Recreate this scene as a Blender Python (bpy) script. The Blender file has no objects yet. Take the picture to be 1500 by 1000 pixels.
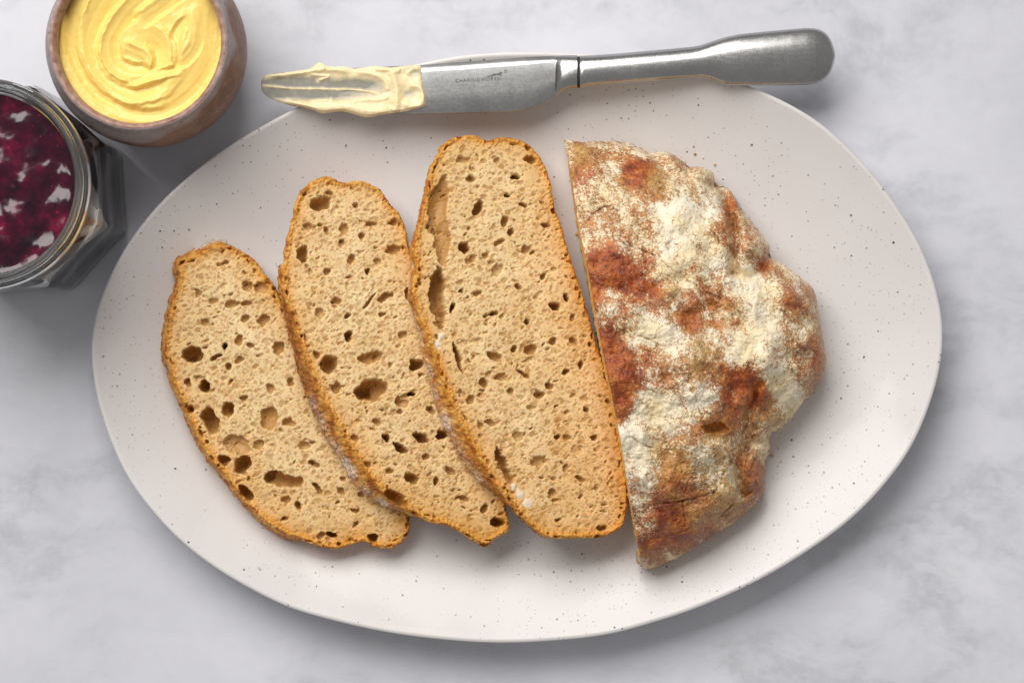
import bpy, math, random
import numpy as np
from mathutils import Vector

# ------------------------------------------------------------------ scene, camera, light
sc = bpy.context.scene
COL = sc.collection
random.seed(7)
RNG = np.random.default_rng(11)
K = 0.00029            # metres per photo pixel on the table top
H = 0.92               # camera height

cam = bpy.data.objects.new('camera', bpy.data.cameras.new('camera'))
COL.objects.link(cam)
cam.location = (0, 0, H)
cam.data.sensor_width = 36
cam.data.lens = 36 * H / (1500 * K)
cam.data.clip_start = 0.01
cam.data.clip_end = 50
sc.camera = cam

world = bpy.data.worlds.new('World'); sc.world = world
world.use_nodes = True
bg = world.node_tree.nodes['Background']
bg.inputs[0].default_value = (1.0, 0.988, 0.972, 1)
bg.inputs[1].default_value = 0.30

ld = bpy.data.lights.new('softbox', 'AREA')
ld.shape = 'RECTANGLE'; ld.size = 1.05; ld.size_y = 0.78
ld.energy = 19.2; ld.color = (1.0, 0.975, 0.945)
key = bpy.data.objects.new('softbox', ld); COL.objects.link(key)
key.location = (-0.36, 0.76, 1.03)
key.rotation_euler = (Vector((0.03, -0.02, 0)) - key.location).to_track_quat('-Z', 'Y').to_euler()

sc.view_settings.view_transform = 'Standard'
sc.view_settings.look = 'None'
sc.view_settings.exposure = 0
sc.view_settings.gamma = 1
sc.render.engine = 'CYCLES'
sc.cycles.use_denoising = True
sc.cycles.max_bounces = 14
sc.cycles.transmission_bounces = 12
sc.cycles.caustics_refractive = True
sc.cycles.blur_glossy = 1.0

# ------------------------------------------------------------------ helpers
def P(px, py, z):
    s = K * (H - z) / H
    return np.array([(px - 750) * s, (500 - py) * s, z])

def PA(px, py, z):
    px = np.asarray(px, float); py = np.asarray(py, float)
    z = np.broadcast_to(np.asarray(z, float), px.shape)
    s = K * (H - z) / H
    return np.stack([(px - 750) * s, (500 - py) * s, z], -1)

_perm = np.random.default_rng(3).permutation(256)
_perm = np.concatenate([_perm, _perm])
_ga = np.random.default_rng(5).random(256) * 2 * np.pi
_gx, _gy = np.cos(_ga), np.sin(_ga)
def perlin(x, y, seed=0):
    x = np.asarray(x, float) + seed * 17.37; y = np.asarray(y, float) + seed * 9.71
    xi = np.floor(x).astype(int); yi = np.floor(y).astype(int)
    xf, yf = x - xi, y - yi
    u = xf * xf * xf * (xf * (xf * 6 - 15) + 10); v = yf * yf * yf * (yf * (yf * 6 - 15) + 10)
    def g(i, j, dx, dy):
        h = _perm[(_perm[(xi + i) & 255] + yi + j) & 255]
        return _gx[h] * dx + _gy[h] * dy
    a = g(0, 0, xf, yf); b = g(1, 0, xf - 1, yf); c = g(0, 1, xf, yf - 1); d = g(1, 1, xf - 1, yf - 1)
    return 1.5 * ((a + (b - a) * u) * (1 - v) + (c + (d - c) * u) * v)
def fbm(x, y, seed=0, octaves=4, gain=0.5):
    t, a, n = 0, 1.0, 0
    for i in range(octaves):
        t = t + a * perlin(x * 2 ** i, y * 2 ** i, seed + i * 3.1); n += a; a *= gain
    return t / n
def sstep(a, b, x):
    t = np.clip((x - a) / (b - a), 0, 1)
    return t * t * (3 - 2 * t)

def spline(pts, n):
    """closed Catmull-Rom resampled to n points of equal length"""
    p = np.array(pts, float); m = len(p); out = []
    for i in range(m):
        p0, p1, p2, p3 = p[i - 1], p[i], p[(i + 1) % m], p[(i + 2) % m]
        for t in np.linspace(0, 1, 12, endpoint=False):
            out.append(0.5 * (2 * p1 + (p2 - p0) * t + (2 * p0 - 5 * p1 + 4 * p2 - p3) * t * t + (3 * p1 - p0 - 3 * p2 + p3) * t ** 3))
    q = np.array(out); q2 = np.vstack([q, q[:1]])
    L = np.concatenate([[0], np.cumsum(np.hypot(*np.diff(q2, axis=0).T))])
    s = np.linspace(0, L[-1], n, endpoint=False)
    return np.stack([np.interp(s, L, q2[:, 0]), np.interp(s, L, q2[:, 1])], -1)

def seg_dist(X, Y, a, b):
    dx, dy = b[0] - a[0], b[1] - a[1]
    t = np.clip(((X - a[0]) * dx + (Y - a[1]) * dy) / (dx * dx + dy * dy + 1e-12), 0, 1)
    return np.hypot(X - a[0] - t * dx, Y - a[1] - t * dy), t

def poly_sd(X, Y, poly):
    """signed distance, positive inside"""
    best = np.full(X.shape, 1e9); ins = np.zeros(X.shape, bool)
    n = len(poly)
    for i in range(n):
        a, b = poly[i], poly[(i + 1) % n]
        d, _ = seg_dist(X, Y, a, b)
        best = np.minimum(best, d)
        c = (a[1] > Y) != (b[1] > Y)
        with np.errstate(divide='ignore', invalid='ignore'):
            xi = (b[0] - a[0]) * (Y - a[1]) / (b[1] - a[1] + 1e-12) + a[0]
        ins ^= c & (X < xi)
    return np.where(ins, best, -best)

def line_dist(X, Y, pts):
    """distance, side (sign) and parameter along an open polyline"""
    best = np.full(X.shape, 1e9); side = np.zeros(X.shape); par = np.zeros(X.shape)
    n = len(pts) - 1
    for i in range(n):
        a, b = pts[i], pts[i + 1]
        d, t = seg_dist(X, Y, a, b)
        m = d < best
        cr = (b[0] - a[0]) * (Y - a[1]) - (b[1] - a[1]) * (X - a[0])
        best = np.where(m, d, best); side = np.where(m, np.sign(cr), side); par = np.where(m, (i + t) / n, par)
    return best, side, par

def smooth_line(pts, n=30):
    p = np.array(pts, float)
    p = np.vstack([2 * p[0] - p[1], p, 2 * p[-1] - p[-2]]); out = []
    for i in range(1, len(p) - 2):
        p0, p1, p2, p3 = p[i - 1], p[i], p[i + 1], p[i + 2]
        k = max(3, n // (len(p) - 3))
        for t in np.linspace(0, 1, k, endpoint=(i == len(p) - 3)):
            out.append(0.5 * (2 * p1 + (p2 - p0) * t + (2 * p0 - 5 * p1 + 4 * p2 - p3) * t * t + (3 * p1 - p0 - 3 * p2 + p3) * t ** 3))
    return np.array(out)

def link_mesh(name, V, F, mat, parent=None, attrs=None, smooth=True, origin=None):
    V = np.asarray(V, float); F = np.asarray(F, np.int32)
    me = bpy.data.meshes.new(name)
    if origin is not None: V = V - np.asarray(origin)
    me.vertices.add(len(V)); me.vertices.foreach_set('co', V.astype(np.float32).ravel())
    k = F.shape[1]
    me.loops.add(F.size); me.loops.foreach_set('vertex_index', F.ravel())
    me.polygons.add(len(F)); me.polygons.foreach_set('loop_start', np.arange(0, F.size, k, dtype=np.int32))
    me.update(calc_edges=True); me.validate()
    me.polygons.foreach_set('use_smooth', np.full(len(me.polygons), smooth))
    for an, av in (attrs or {}).items():
        at = me.attributes.new(an, 'FLOAT', 'POINT'); at.data.foreach_set('value', np.asarray(av, np.float32))
    me.materials.append(mat)
    o = bpy.data.objects.new(name, me); COL.objects.link(o)
    if parent is not None: o.parent = parent
    elif origin is not None: o.location = origin
    return o

def thing(name, label, cat, loc=(0, 0, 0), group=None):
    o = bpy.data.objects.new(name, None); COL.objects.link(o); o.location = loc
    o.empty_display_size = 0.01
    return tag(o, label, cat, group)
def tag(o, label, cat, group=None, kind=None):
    o['label'] = label; o['category'] = cat
    if group: o['group'] = group
    if kind: o['kind'] = kind
    return o

def grid_faces(mask_cells, nx, ny):
    """quads for a row-major grid; returns faces using compact vertex ids and the used ids"""
    j, i = np.nonzero(mask_cells)
    a = j * nx + i
    F = np.stack([a, a + 1, a + nx + 1, a + nx], -1)
    used, inv = np.unique(F.ravel(), return_inverse=True)
    return inv.reshape(F.shape), used

def loop_faces(rings, n, closed=True):
    F = []
    m = n if closed else n - 1
    i = np.arange(m); i2 = (i + 1) % n
    for r in range(rings - 1):
        F.append(np.stack([r * n + i, r * n + i2, (r + 1) * n + i2, (r + 1) * n + i], -1))
    return np.concatenate(F)

# node helpers
class NT:
    def __init__(s, name):
        s.m = bpy.data.materials.new(name); s.m.use_nodes = True
        s.t = s.m.node_tree; s.b = s.t.nodes['Principled BSDF']; s.out = s.t.nodes['Material Output']
        s.co = s.t.nodes.new('ShaderNodeTexCoord').outputs['Object']
    def n(s, t, **kw):
        x = s.t.nodes.new(t)
        for k, v in kw.items(): setattr(x, k, v)
        return x
    def set(s, inp, v):
        if isinstance(v, bpy.types.NodeSocket): s.t.links.new(v, inp)
        elif isinstance(v, (tuple, list)) and len(v) == 3 and inp.type == 'RGBA': inp.default_value = (*v, 1)
        else: inp.default_value = v
    def P(s, **kw):
        for k, v in kw.items(): s.set(s.b.inputs[k.replace('_', ' ')], v)
    def noise(s, scale, detail=4, rough=0.55, dist=0.0, vec=None, out='Fac'):
        x = s.n('ShaderNodeTexNoise'); s.set(x.inputs['Vector'], vec or s.co)
        s.set(x.inputs['Scale'], scale); x.inputs['Detail'].default_value = detail
        x.inputs['Roughness'].default_value = rough; x.inputs['Distortion'].default_value = dist
        return x.outputs[out]
    def ramp(s, f, stops, interp='LINEAR'):
        x = s.n('ShaderNodeValToRGB'); x.color_ramp.interpolation = interp
        e = x.color_ramp.elements
        while len(e) < len(stops): e.new(0.5)
        for el, (p, c) in zip(e, stops):
            el.position = p; el.color = (c, c, c, 1) if isinstance(c, (int, float)) else (*c, 1)
        s.set(x.inputs[0], f); return x.outputs[0]
    def mix(s, f, a, b, mode='MIX'):
        x = s.n('ShaderNodeMix', data_type='RGBA', blend_type=mode)
        s.set(x.inputs[0], f); s.set(x.inputs[6], a); s.set(x.inputs[7], b); return x.outputs[2]
    def math(s, op, a, b=0.0, c=None, clamp=False):
        x = s.n('ShaderNodeMath', operation=op, use_clamp=clamp)
        s.set(x.inputs[0], a); s.set(x.inputs[1], b)
        if c is not None: s.set(x.inputs[2], c)
        return x.outputs[0]
    def attr(s, name):
        return s.n('ShaderNodeAttribute', attribute_name=name).outputs['Fac']
    def bump(s, h, strength=0.3, dist=0.001, normal=None):
        x = s.n('ShaderNodeBump'); x.inputs['Strength'].default_value = strength; x.inputs['Distance'].default_value = dist
        s.set(x.inputs['Height'], h)
        if normal is not None: s.set(x.inputs['Normal'], normal)
        s.set(s.b.inputs['Normal'], x.outputs[0]); return x.outputs[0]
    def mapping(s, loc=(0, 0, 0), rot=(0, 0, 0), scale=(1, 1, 1), vec=None):
        x = s.n('ShaderNodeMapping'); s.set(x.inputs[0], vec or s.co)
        x.inputs[1].default_value = loc; x.inputs[2].default_value = rot; x.inputs[3].default_value = scale
        return x.outputs[0]

# ------------------------------------------------------------------ materials
def mat_marble():
    n = NT('marble')
    warp = n.noise(5, 5, 0.6, out='Color')
    v = n.mix(0.10, n.co, warp, 'ADD')
    base = n.noise(5.5, 6, 0.6, 0.4, vec=v)
    rot = n.mapping(rot=(0, 0, math.radians(-52)), scale=(1.0, 2.0, 1), vec=v)
    big = n.noise(8, 6, 0.66, 0.0, vec=n.mapping(rot=(0, 0, math.radians(90)), vec=rot))
    vein = n.math('ABSOLUTE', n.math('SUBTRACT', big, 0.5))
    vm = n.ramp(vein, [(0.0, 0.9), (0.05, 0.4), (0.14, 0.0)])
    patch = n.ramp(n.noise(4.2, 3, 0.5, vec=n.mapping(loc=(3.3, 1.2, 0))), [(0.40, 0.0), (0.60, 1.0)])
    veins = n.math('MULTIPLY', vm, patch)
    cloud = n.ramp(base, [(0.33, 0.0), (0.72, 1.0)])
    c = n.mix(cloud, (0.63, 0.632, 0.69), (0.775, 0.778, 0.83))
    c = n.mix(n.math('MULTIPLY', n.math('MULTIPLY', veins, 0.75), n.ramp(n.noise(38, 5, 0.7), [(0.35, 0.25), (0.65, 1.0)])), c, (0.40, 0.41, 0.44))
    mott = n.ramp(n.noise(60, 6, 0.7), [(0.35, 0.0), (0.7, 1.0)])
    c = n.mix(n.math('MULTIPLY', mott, 0.05), c, (0.45, 0.46, 0.49))
    n.P(Base_Color=c, Roughness=n.ramp(n.noise(90, 4), [(0.3, 0.42), (0.7, 0.55)]))
    n.b.inputs['Specular IOR Level'].default_value = 0.25
    n.bump(n.noise(220, 5, 0.7), 0.08, 0.0004)
    return n.m

def mat_plate():
    n = NT('speckled_glaze')
    c = n.mix(n.noise(12, 4), (0.695, 0.66, 0.64), (0.74, 0.712, 0.70))
    def dots(scale, rmin, rmax, keep, off):
        vv = n.mapping(loc=(off, off * 0.7, 0), vec=n.co)
        v = n.n('ShaderNodeTexVoronoi', voronoi_dimensions='2D', feature='F1')
        n.set(v.inputs['Vector'], vv); v.inputs['Scale'].default_value = scale
        sep = n.n('ShaderNodeSeparateColor'); n.set(sep.inputs[0], v.outputs['Color'])
        # radius per cell, zero for most cells
        k = n.math('MULTIPLY', n.math('POWER', sep.outputs[1], 2.2), rmax - rmin)
        r = n.math('ADD', k, rmin)
        d = n.math('ADD', v.outputs['Distance'], n.math('MULTIPLY', n.math('SUBTRACT', n.noise(2200, 2), 0.5), rmin * 1.4))
        m = n.math('SUBTRACT', 1.0, n.math('DIVIDE', d, r), clamp=True)
        m = n.math('MULTIPLY', m, 4.0, clamp=True)
        g = n.math('LESS_THAN', sep.outputs[0], keep)
        return n.math('MULTIPLY', m, g), sep.outputs[2]
    clus = n.ramp(n.noise(22, 3), [(0.36, 0.15), (0.6, 1.0)])
    a, t1 = dots(170, 0.045, 0.095, 0.24, 0.0)
    b, t2 = dots(330, 0.06, 0.15, 0.20, 3.1)
    e, t3 = dots(520, 0.09, 0.20, 0.20, 7.7)
    c = n.mix(n.math('MULTIPLY', n.math('MULTIPLY', e, 0.5), clus), c, (0.18, 0.12, 0.085))
    c = n.mix(n.math('MULTIPLY', n.math('MULTIPLY', b, n.math('ADD', n.math('MULTIPLY', t2, 0.5), 0.5)), clus), c, (0.07, 0.045, 0.04))
    c = n.mix(n.math('MULTIPLY', a, n.math('ADD', n.math('MULTIPLY', t1, 0.5), 0.5)), c, (0.02, 0.016, 0.016))
    n.P(Base_Color=c, Roughness=0.42)
    n.b.inputs['Specular IOR Level'].default_value = 0.4
    n.b.inputs['Coat Weight'].default_value = 0.22
    n.b.inputs['Coat Roughness'].default_value = 0.12
    n.bump(n.noise(60, 3), 0.12, 0.001)
    return n.m

def mat_crumb():
    n = NT('bread_crumb')
    big = n.noise(55, 4, 0.6)
    c = n.mix(n.ramp(big, [(0.3, 0.0), (0.7, 1.0)]), (0.735, 0.50, 0.22), (0.865, 0.69, 0.40))
    fine = n.noise(650, 3, 0.6)
    c = n.mix(n.ramp(fine, [(0.35, 0.0), (0.68, 0.55)]), c, (0.90, 0.735, 0.45))
    spots = n.ramp(n.noise(330, 3, 0.6, vec=n.mapping(loc=(2, 5, 1))), [(0.60, 0.0), (0.70, 0.75)])
    c = n.mix(n.math('MULTIPLY', spots, 0.8), c, (0.62, 0.33, 0.085))
    pv = n.n('ShaderNodeTexVoronoi', feature='F1'); n.set(pv.inputs['Vector'], n.mix(0.003, n.co, n.noise(300, 2, out='Color'), 'ADD')); pv.inputs['Scale'].default_value = 780
    psep = n.n('ShaderNodeSeparateColor'); n.set(psep.inputs[0], pv.outputs['Color'])
    pd = n.math('SUBTRACT', n.math('MULTIPLY', psep.outputs[0], 0.42), pv.outputs['Distance'])
    pore = n.math('MULTIPLY', pd, 6.0, clamp=True)
    c = n.mix(n.math('MULTIPLY', pore, 0.7), c, (0.50, 0.255, 0.07))
    bran = n.ramp(n.noise(900, 2, 0.5, vec=n.mapping(loc=(7, 1, 3))), [(0.70, 0.0), (0.76, 0.8)])
    c = n.mix(bran, c, (0.30, 0.15, 0.06))
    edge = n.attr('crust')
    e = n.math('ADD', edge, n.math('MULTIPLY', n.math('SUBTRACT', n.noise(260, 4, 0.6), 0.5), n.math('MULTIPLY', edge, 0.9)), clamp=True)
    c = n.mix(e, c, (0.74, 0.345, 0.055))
    pore_shade = n.attr('gloss_shade')
    c = n.mix(n.math('MULTIPLY', pore_shade, 0.85), c, (0.47, 0.235, 0.058))  # browner cell walls, with the shade inside the holes painted into the colour
    c = n.mix(n.attr('flour'), c, (0.78, 0.70, 0.55))
    n.P(Base_Color=c, Roughness=n.math('SUBTRACT', 0.60, n.math('MULTIPLY', pore_shade, 0.22)))
    n.b.inputs['Specular IOR Level'].default_value = 0.28
    n.b.inputs['Subsurface Weight'].default_value = 0.75
    n.b.inputs['Subsurface Radius'].default_value = (1.0, 0.5, 0.2)
    n.b.inputs['Subsurface Scale'].default_value = 0.0019
    n.bump(n.math('SUBTRACT', n.math('MULTIPLY', n.noise(1300, 3, 0.6), 0.3), pore), 0.15, 0.0003)
    return n.m

def mat_slice_crust():
    n = NT('slice_crust')
    a = n.noise(240, 5, 0.65)
    c = n.ramp(a, [(0.30, (0.26, 0.055, 0.010)), (0.42, (0.52, 0.165, 0.020)), (0.54, (0.72, 0.33, 0.05)), (0.70, (0.86, 0.58, 0.20))])
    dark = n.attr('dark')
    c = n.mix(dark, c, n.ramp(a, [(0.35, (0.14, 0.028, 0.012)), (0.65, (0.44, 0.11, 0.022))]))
    fl = n.attr('flour')
    g = n.noise(950, 4, 0.75)
    f = n.math('MULTIPLY', n.math('ADD', fl, n.math('MULTIPLY', n.math('SUBTRACT', g, 0.52), 2.4), clamp=True), n.math('MULTIPLY', fl, 1.7, clamp=True))
    c = n.mix(n.math('MULTIPLY', f, 0.9), c, (0.84, 0.76, 0.66))
    n.P(Base_Color=c, Roughness=0.55)
    n.b.inputs['Specular IOR Level'].default_value = 0.35
    n.bump(n.noise(900, 5, 0.7), 0.5, 0.0008)
    return n.m

def mat_loaf_crust():
    n = NT('floured_crust')
    tone = n.attr('tone')
    a = n.noise(140, 6, 0.65)
    red = n.ramp(a, [(0.30, (0.17, 0.028, 0.009)), (0.44, (0.35, 0.066, 0.013)), (0.57, (0.54, 0.145, 0.024)), (0.74, (0.74, 0.31, 0.06))])
    och = n.ramp(a, [(0.3, (0.34, 0.145, 0.030)), (0.5, (0.58, 0.32, 0.085)), (0.7, (0.72, 0.48, 0.17))])
    c = n.mix(tone, red, och)
    speck = n.ramp(n.noise(800, 4, 0.7), [(0.38, 0.8), (0.48, 0.0)])
    c = n.mix(speck, c, (0.12, 0.03, 0.014))
    fl = n.attr('flour')
    g1 = n.noise(420, 6, 0.78)
    g2 = n.noise(1150, 4, 0.75, vec=n.mapping(loc=(4, 2, 1)))
    g3 = n.noise(130, 4, 0.6, vec=n.mapping(loc=(9, 2, 1)))
    grain = n.math('ADD', n.math('MULTIPLY', n.math('SUBTRACT', g1, 0.5), 3.4), n.math('MULTIPLY', n.math('SUBTRACT', g2, 0.5), 5.2))
    grain = n.math('ADD', grain, n.math('MULTIPLY', n.math('SUBTRACT', g3, 0.5), 1.6))
    f = n.math('ADD', n.math('MULTIPLY', n.math('SUBTRACT', fl, 0.52), 2.1), grain)
    kv = n.n('ShaderNodeTexVoronoi', feature='DISTANCE_TO_EDGE'); n.set(kv.inputs['Vector'], n.mix(0.006, n.co, n.noise(180, 4, 0.7, out='Color'), 'ADD')); kv.inputs['Scale'].default_value = 230
    net = n.math('MULTIPLY', n.ramp(kv.outputs['Distance'], [(0.0, 1.0), (0.09, 0.0)]), n.ramp(n.noise(90, 3), [(0.36, 0.0), (0.58, 1.0)]))
    f = n.math('SUBTRACT', f, n.math('MULTIPLY', net, 0.75))
    thin = n.ramp(n.math('ADD', f, 0.5), [(0.05, 0.0), (0.6, 0.75)])
    f = n.ramp(n.math('ADD', f, 0.3), [(0.16, 0.0), (0.42, 0.55), (0.72, 0.97)])
    dust = n.math('MULTIPLY', n.math('POWER', fl, 1.0), 0.12, clamp=True)   # thin even bloom
    f = n.math('MAXIMUM', f, dust)
    fc = n.mix(n.ramp(n.noise(70, 3), [(0.35, 0.0), (0.65, 1.0)]), (0.95, 0.775, 0.47), (0.97, 0.89, 0.725))
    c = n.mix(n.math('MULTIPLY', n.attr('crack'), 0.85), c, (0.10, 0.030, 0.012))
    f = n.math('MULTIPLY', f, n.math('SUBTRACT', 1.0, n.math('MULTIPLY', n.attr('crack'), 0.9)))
    c = n.mix(n.math('MULTIPLY', thin, n.math('SUBTRACT', 1.0, n.attr('crack'))), c, n.mix(n.noise(200, 4), (0.66, 0.34, 0.085), (0.85, 0.57, 0.23)))
    c = n.mix(f, c, fc)
    n.P(Base_Color=c, Roughness=n.math('ADD', 0.24, n.math('MULTIPLY', f, 0.55)))
    n.b.inputs['Specular IOR Level'].default_value = 0.5
    hgt = n.math('ADD', n.noise(800, 6, 0.75), n.math('MULTIPLY', f, 0.4))
    n.bump(hgt, 0.55, 0.001)
    return n.m

def mat_butter(name, film=False):
    n = NT(name)
    c = n.mix(n.noise(70, 3), (0.92, 0.65, 0.165), (0.94, 0.725, 0.235))
    if film:
        c = n.mix(n.noise(90, 3), (0.90, 0.74, 0.42), (0.93, 0.80, 0.52))
        fm = n.attr('film')
        fm2 = n.math('ADD', fm, n.math('MULTIPLY', n.math('SUBTRACT', n.noise(400, 4), 0.5), n.math('MULTIPLY', fm, 0.7)), clamp=True)
        c = n.mix(fm2, c, (0.29, 0.278, 0.235))
    n.P(Base_Color=c, Roughness=0.30)
    n.b.inputs['Specular IOR Level'].default_value = 0.35
    n.b.inputs['Subsurface Weight'].default_value = 0.35
    n.b.inputs['Subsurface Radius'].default_value = (1.0, 0.6, 0.15)
    n.b.inputs['Subsurface Scale'].default_value = 0.0025
    n.bump(n.noise(350, 4, 0.6), 0.10, 0.0006)
    return n.m

def mat_pot():
    n = NT('stoneware_glaze')
    a = n.noise(70, 6, 0.7)
    side = n.attr('shoulder')       # 1 = thicker pale glaze run, 0 = bare brown body
    grey = n.ramp(a, [(0.3, (0.26, 0.205, 0.20)), (0.7, (0.42, 0.365, 0.365))])
    brown = n.ramp(a, [(0.3, (0.15, 0.075, 0.048)), (0.7, (0.30, 0.165, 0.115))])
    s = n.math('ADD', side, n.math('MULTIPLY', n.math('SUBTRACT', n.noise(38, 5, 0.65), 0.5), 1.1), clamp=True)
    c = n.mix(n.ramp(s, [(0.3, 0.0), (0.7, 1.0)]), brown, grey)
    sp = n.ramp(n.noise(700, 3, 0.6), [(0.60, 0.0), (0.68, 0.75)])
    c = n.mix(sp, c, (0.10, 0.055, 0.042))
    sp2 = n.ramp(n.noise(520, 3, 0.6, vec=n.mapping(loc=(3, 3, 3))), [(0.64, 0.0), (0.70, 0.6)])
    c = n.mix(sp2, c, (0.55, 0.46, 0.43))
    c = n.mix(n.attr('lip'), c, n.ramp(n.noise(300, 4), [(0.3, (0.20, 0.085, 0.06)), (0.7, (0.50, 0.33, 0.27))]))
    n.P(Base_Color=c, Roughness=n.ramp(n.noise(300, 3), [(0.3, 0.38), (0.7, 0.6)]))
    n.bump(n.noise(480, 5, 0.7), 0.22, 0.0007)
    return n.m

def mat_glass():
    n = NT('clear_glass')
    n.P(Base_Color=(0.93, 0.955, 0.94), Roughness=0.0, IOR=1.5, Transmission_Weight=n.math('SUBTRACT', 1.0, n.math('MULTIPLY', n.attr('rim'), 0.06)))  # faint diffuse white in the rim stands in for light caught in its rings
    return n.m

def mat_jam():
    n = NT('berry_jam')
    a = n.noise(95, 5, 0.65)
    c = n.ramp(a, [(0.36, (0.012, 0.0005, 0.006)), (0.54, (0.050, 0.001, 0.014)), (0.66, (0.14, 0.002, 0.028)), (0.80, (0.30, 0.007, 0.04))])
    pips = n.ramp(n.noise(520, 2, 0.5), [(0.68, 0.0), (0.75, 0.4)])
    c = n.mix(pips, c, (0.45, 0.06, 0.06))
    n.P(Base_Color=c, Roughness=0.13, IOR=1.45)
    n.b.inputs['Subsurface Weight'].default_value = 0.10
    n.b.inputs['Subsurface Radius'].default_value = (1.0, 0.08, 0.12)
    n.b.inputs['Subsurface Scale'].default_value = 0.006
    n.b.inputs['Specular IOR Level'].default_value = 0.6
    n.bump(n.noise(300, 2, 0.5), 0.02, 0.0006)
    return n.m

def mat_steel(name, base, rough, sx=1):
    n = NT(name)
    br = n.noise(60, 5, 0.7, vec=n.mapping(rot=(0, 0, math.radians(-3.5)), scale=(2, 26, 26)))
    mt = n.noise(900, 4, 0.7)
    blot = n.noise(45, 4, 0.6)
    c = n.mix(n.ramp(n.math('ADD', n.math('MULTIPLY', mt, 0.3), n.math('MULTIPLY', blot, 0.7)), [(0.35, 0.0), (0.66, 1.0)]), tuple(x * 0.80 for x in base), tuple(min(1, x * 1.12) for x in base))
    n.P(Base_Color=c, Metallic=1.0, Roughness=n.ramp(n.math('ADD', n.math('MULTIPLY', br, 0.5), n.math('MULTIPLY', mt, 0.5)), [(0.35, rough - 0.04), (0.65, rough + 0.06)]))
    n.bump(n.math('ADD', n.math('MULTIPLY', br, 0.6), n.math('MULTIPLY', mt, 0.4)), 0.04, 0.0002)
    return n.m

def mat_plain(name, col, rough=0.6, metal=0.0, s=300):
    n = NT(name)
    n.P(Base_Color=n.mix(n.noise(s, 4), tuple(x * 0.75 for x in col), tuple(min(1, x * 1.2) for x in col)), Roughness=rough, Metallic=metal)
    return n.m

M_MARBLE, M_PLATE, M_CRUMB, M_SCRUST, M_LOAF = mat_marble(), mat_plate(), mat_crumb(), mat_slice_crust(), mat_loaf_crust()
M_BUTTER, M_SMEAR, M_POT, M_GLASS, M_JAM = mat_butter('butter_yellow'), mat_butter('butter_pale', True), mat_pot(), mat_glass(), mat_jam()
M_BLADE = mat_steel('satin_steel', (0.42, 0.42, 0.415), 0.33)
M_HANDLE = mat_steel('worn_steel', (0.46, 0.455, 0.45), 0.24)
M_ETCH = mat_plain('etched_mark', (0.13, 0.13, 0.13), 0.6)
M_GAP = mat_plain('dark_joint', (0.02, 0.02, 0.02), 0.7)

# ------------------------------------------------------------------ countertop
def countertop():
    nx, ny = 40, 30
    xs = np.linspace(-0.6, 0.6, nx); ys = np.linspace(-0.45, 0.45, ny)
    X, Y = np.meshgrid(xs, ys)
    V = np.stack([X, Y, np.zeros_like(X)], -1).reshape(-1, 3)
    F, used = grid_faces(np.ones((ny - 1, nx - 1), bool), nx, ny)
    n0 = len(V)
    # slab edge
    c = np.array([[-.6, -.45], [.6, -.45], [.6, .45], [-.6, .45]])
    E = []; EF = []
    for i in range(4):
        a, b = c[i], c[(i + 1) % 4]
        k = n0 + len(E)
        E += [[*a, 0], [*a, -0.03], [*b, -0.03], [*b, 0]]; EF.append([k, k + 1, k + 2, k + 3])
    o = link_mesh('countertop', np.vstack([V, E]), np.vstack([F, EF]), M_MARBLE)
    o['kind'] = 'structure'; o['label'] = 'pale grey veined marble countertop under everything'
countertop()

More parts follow.
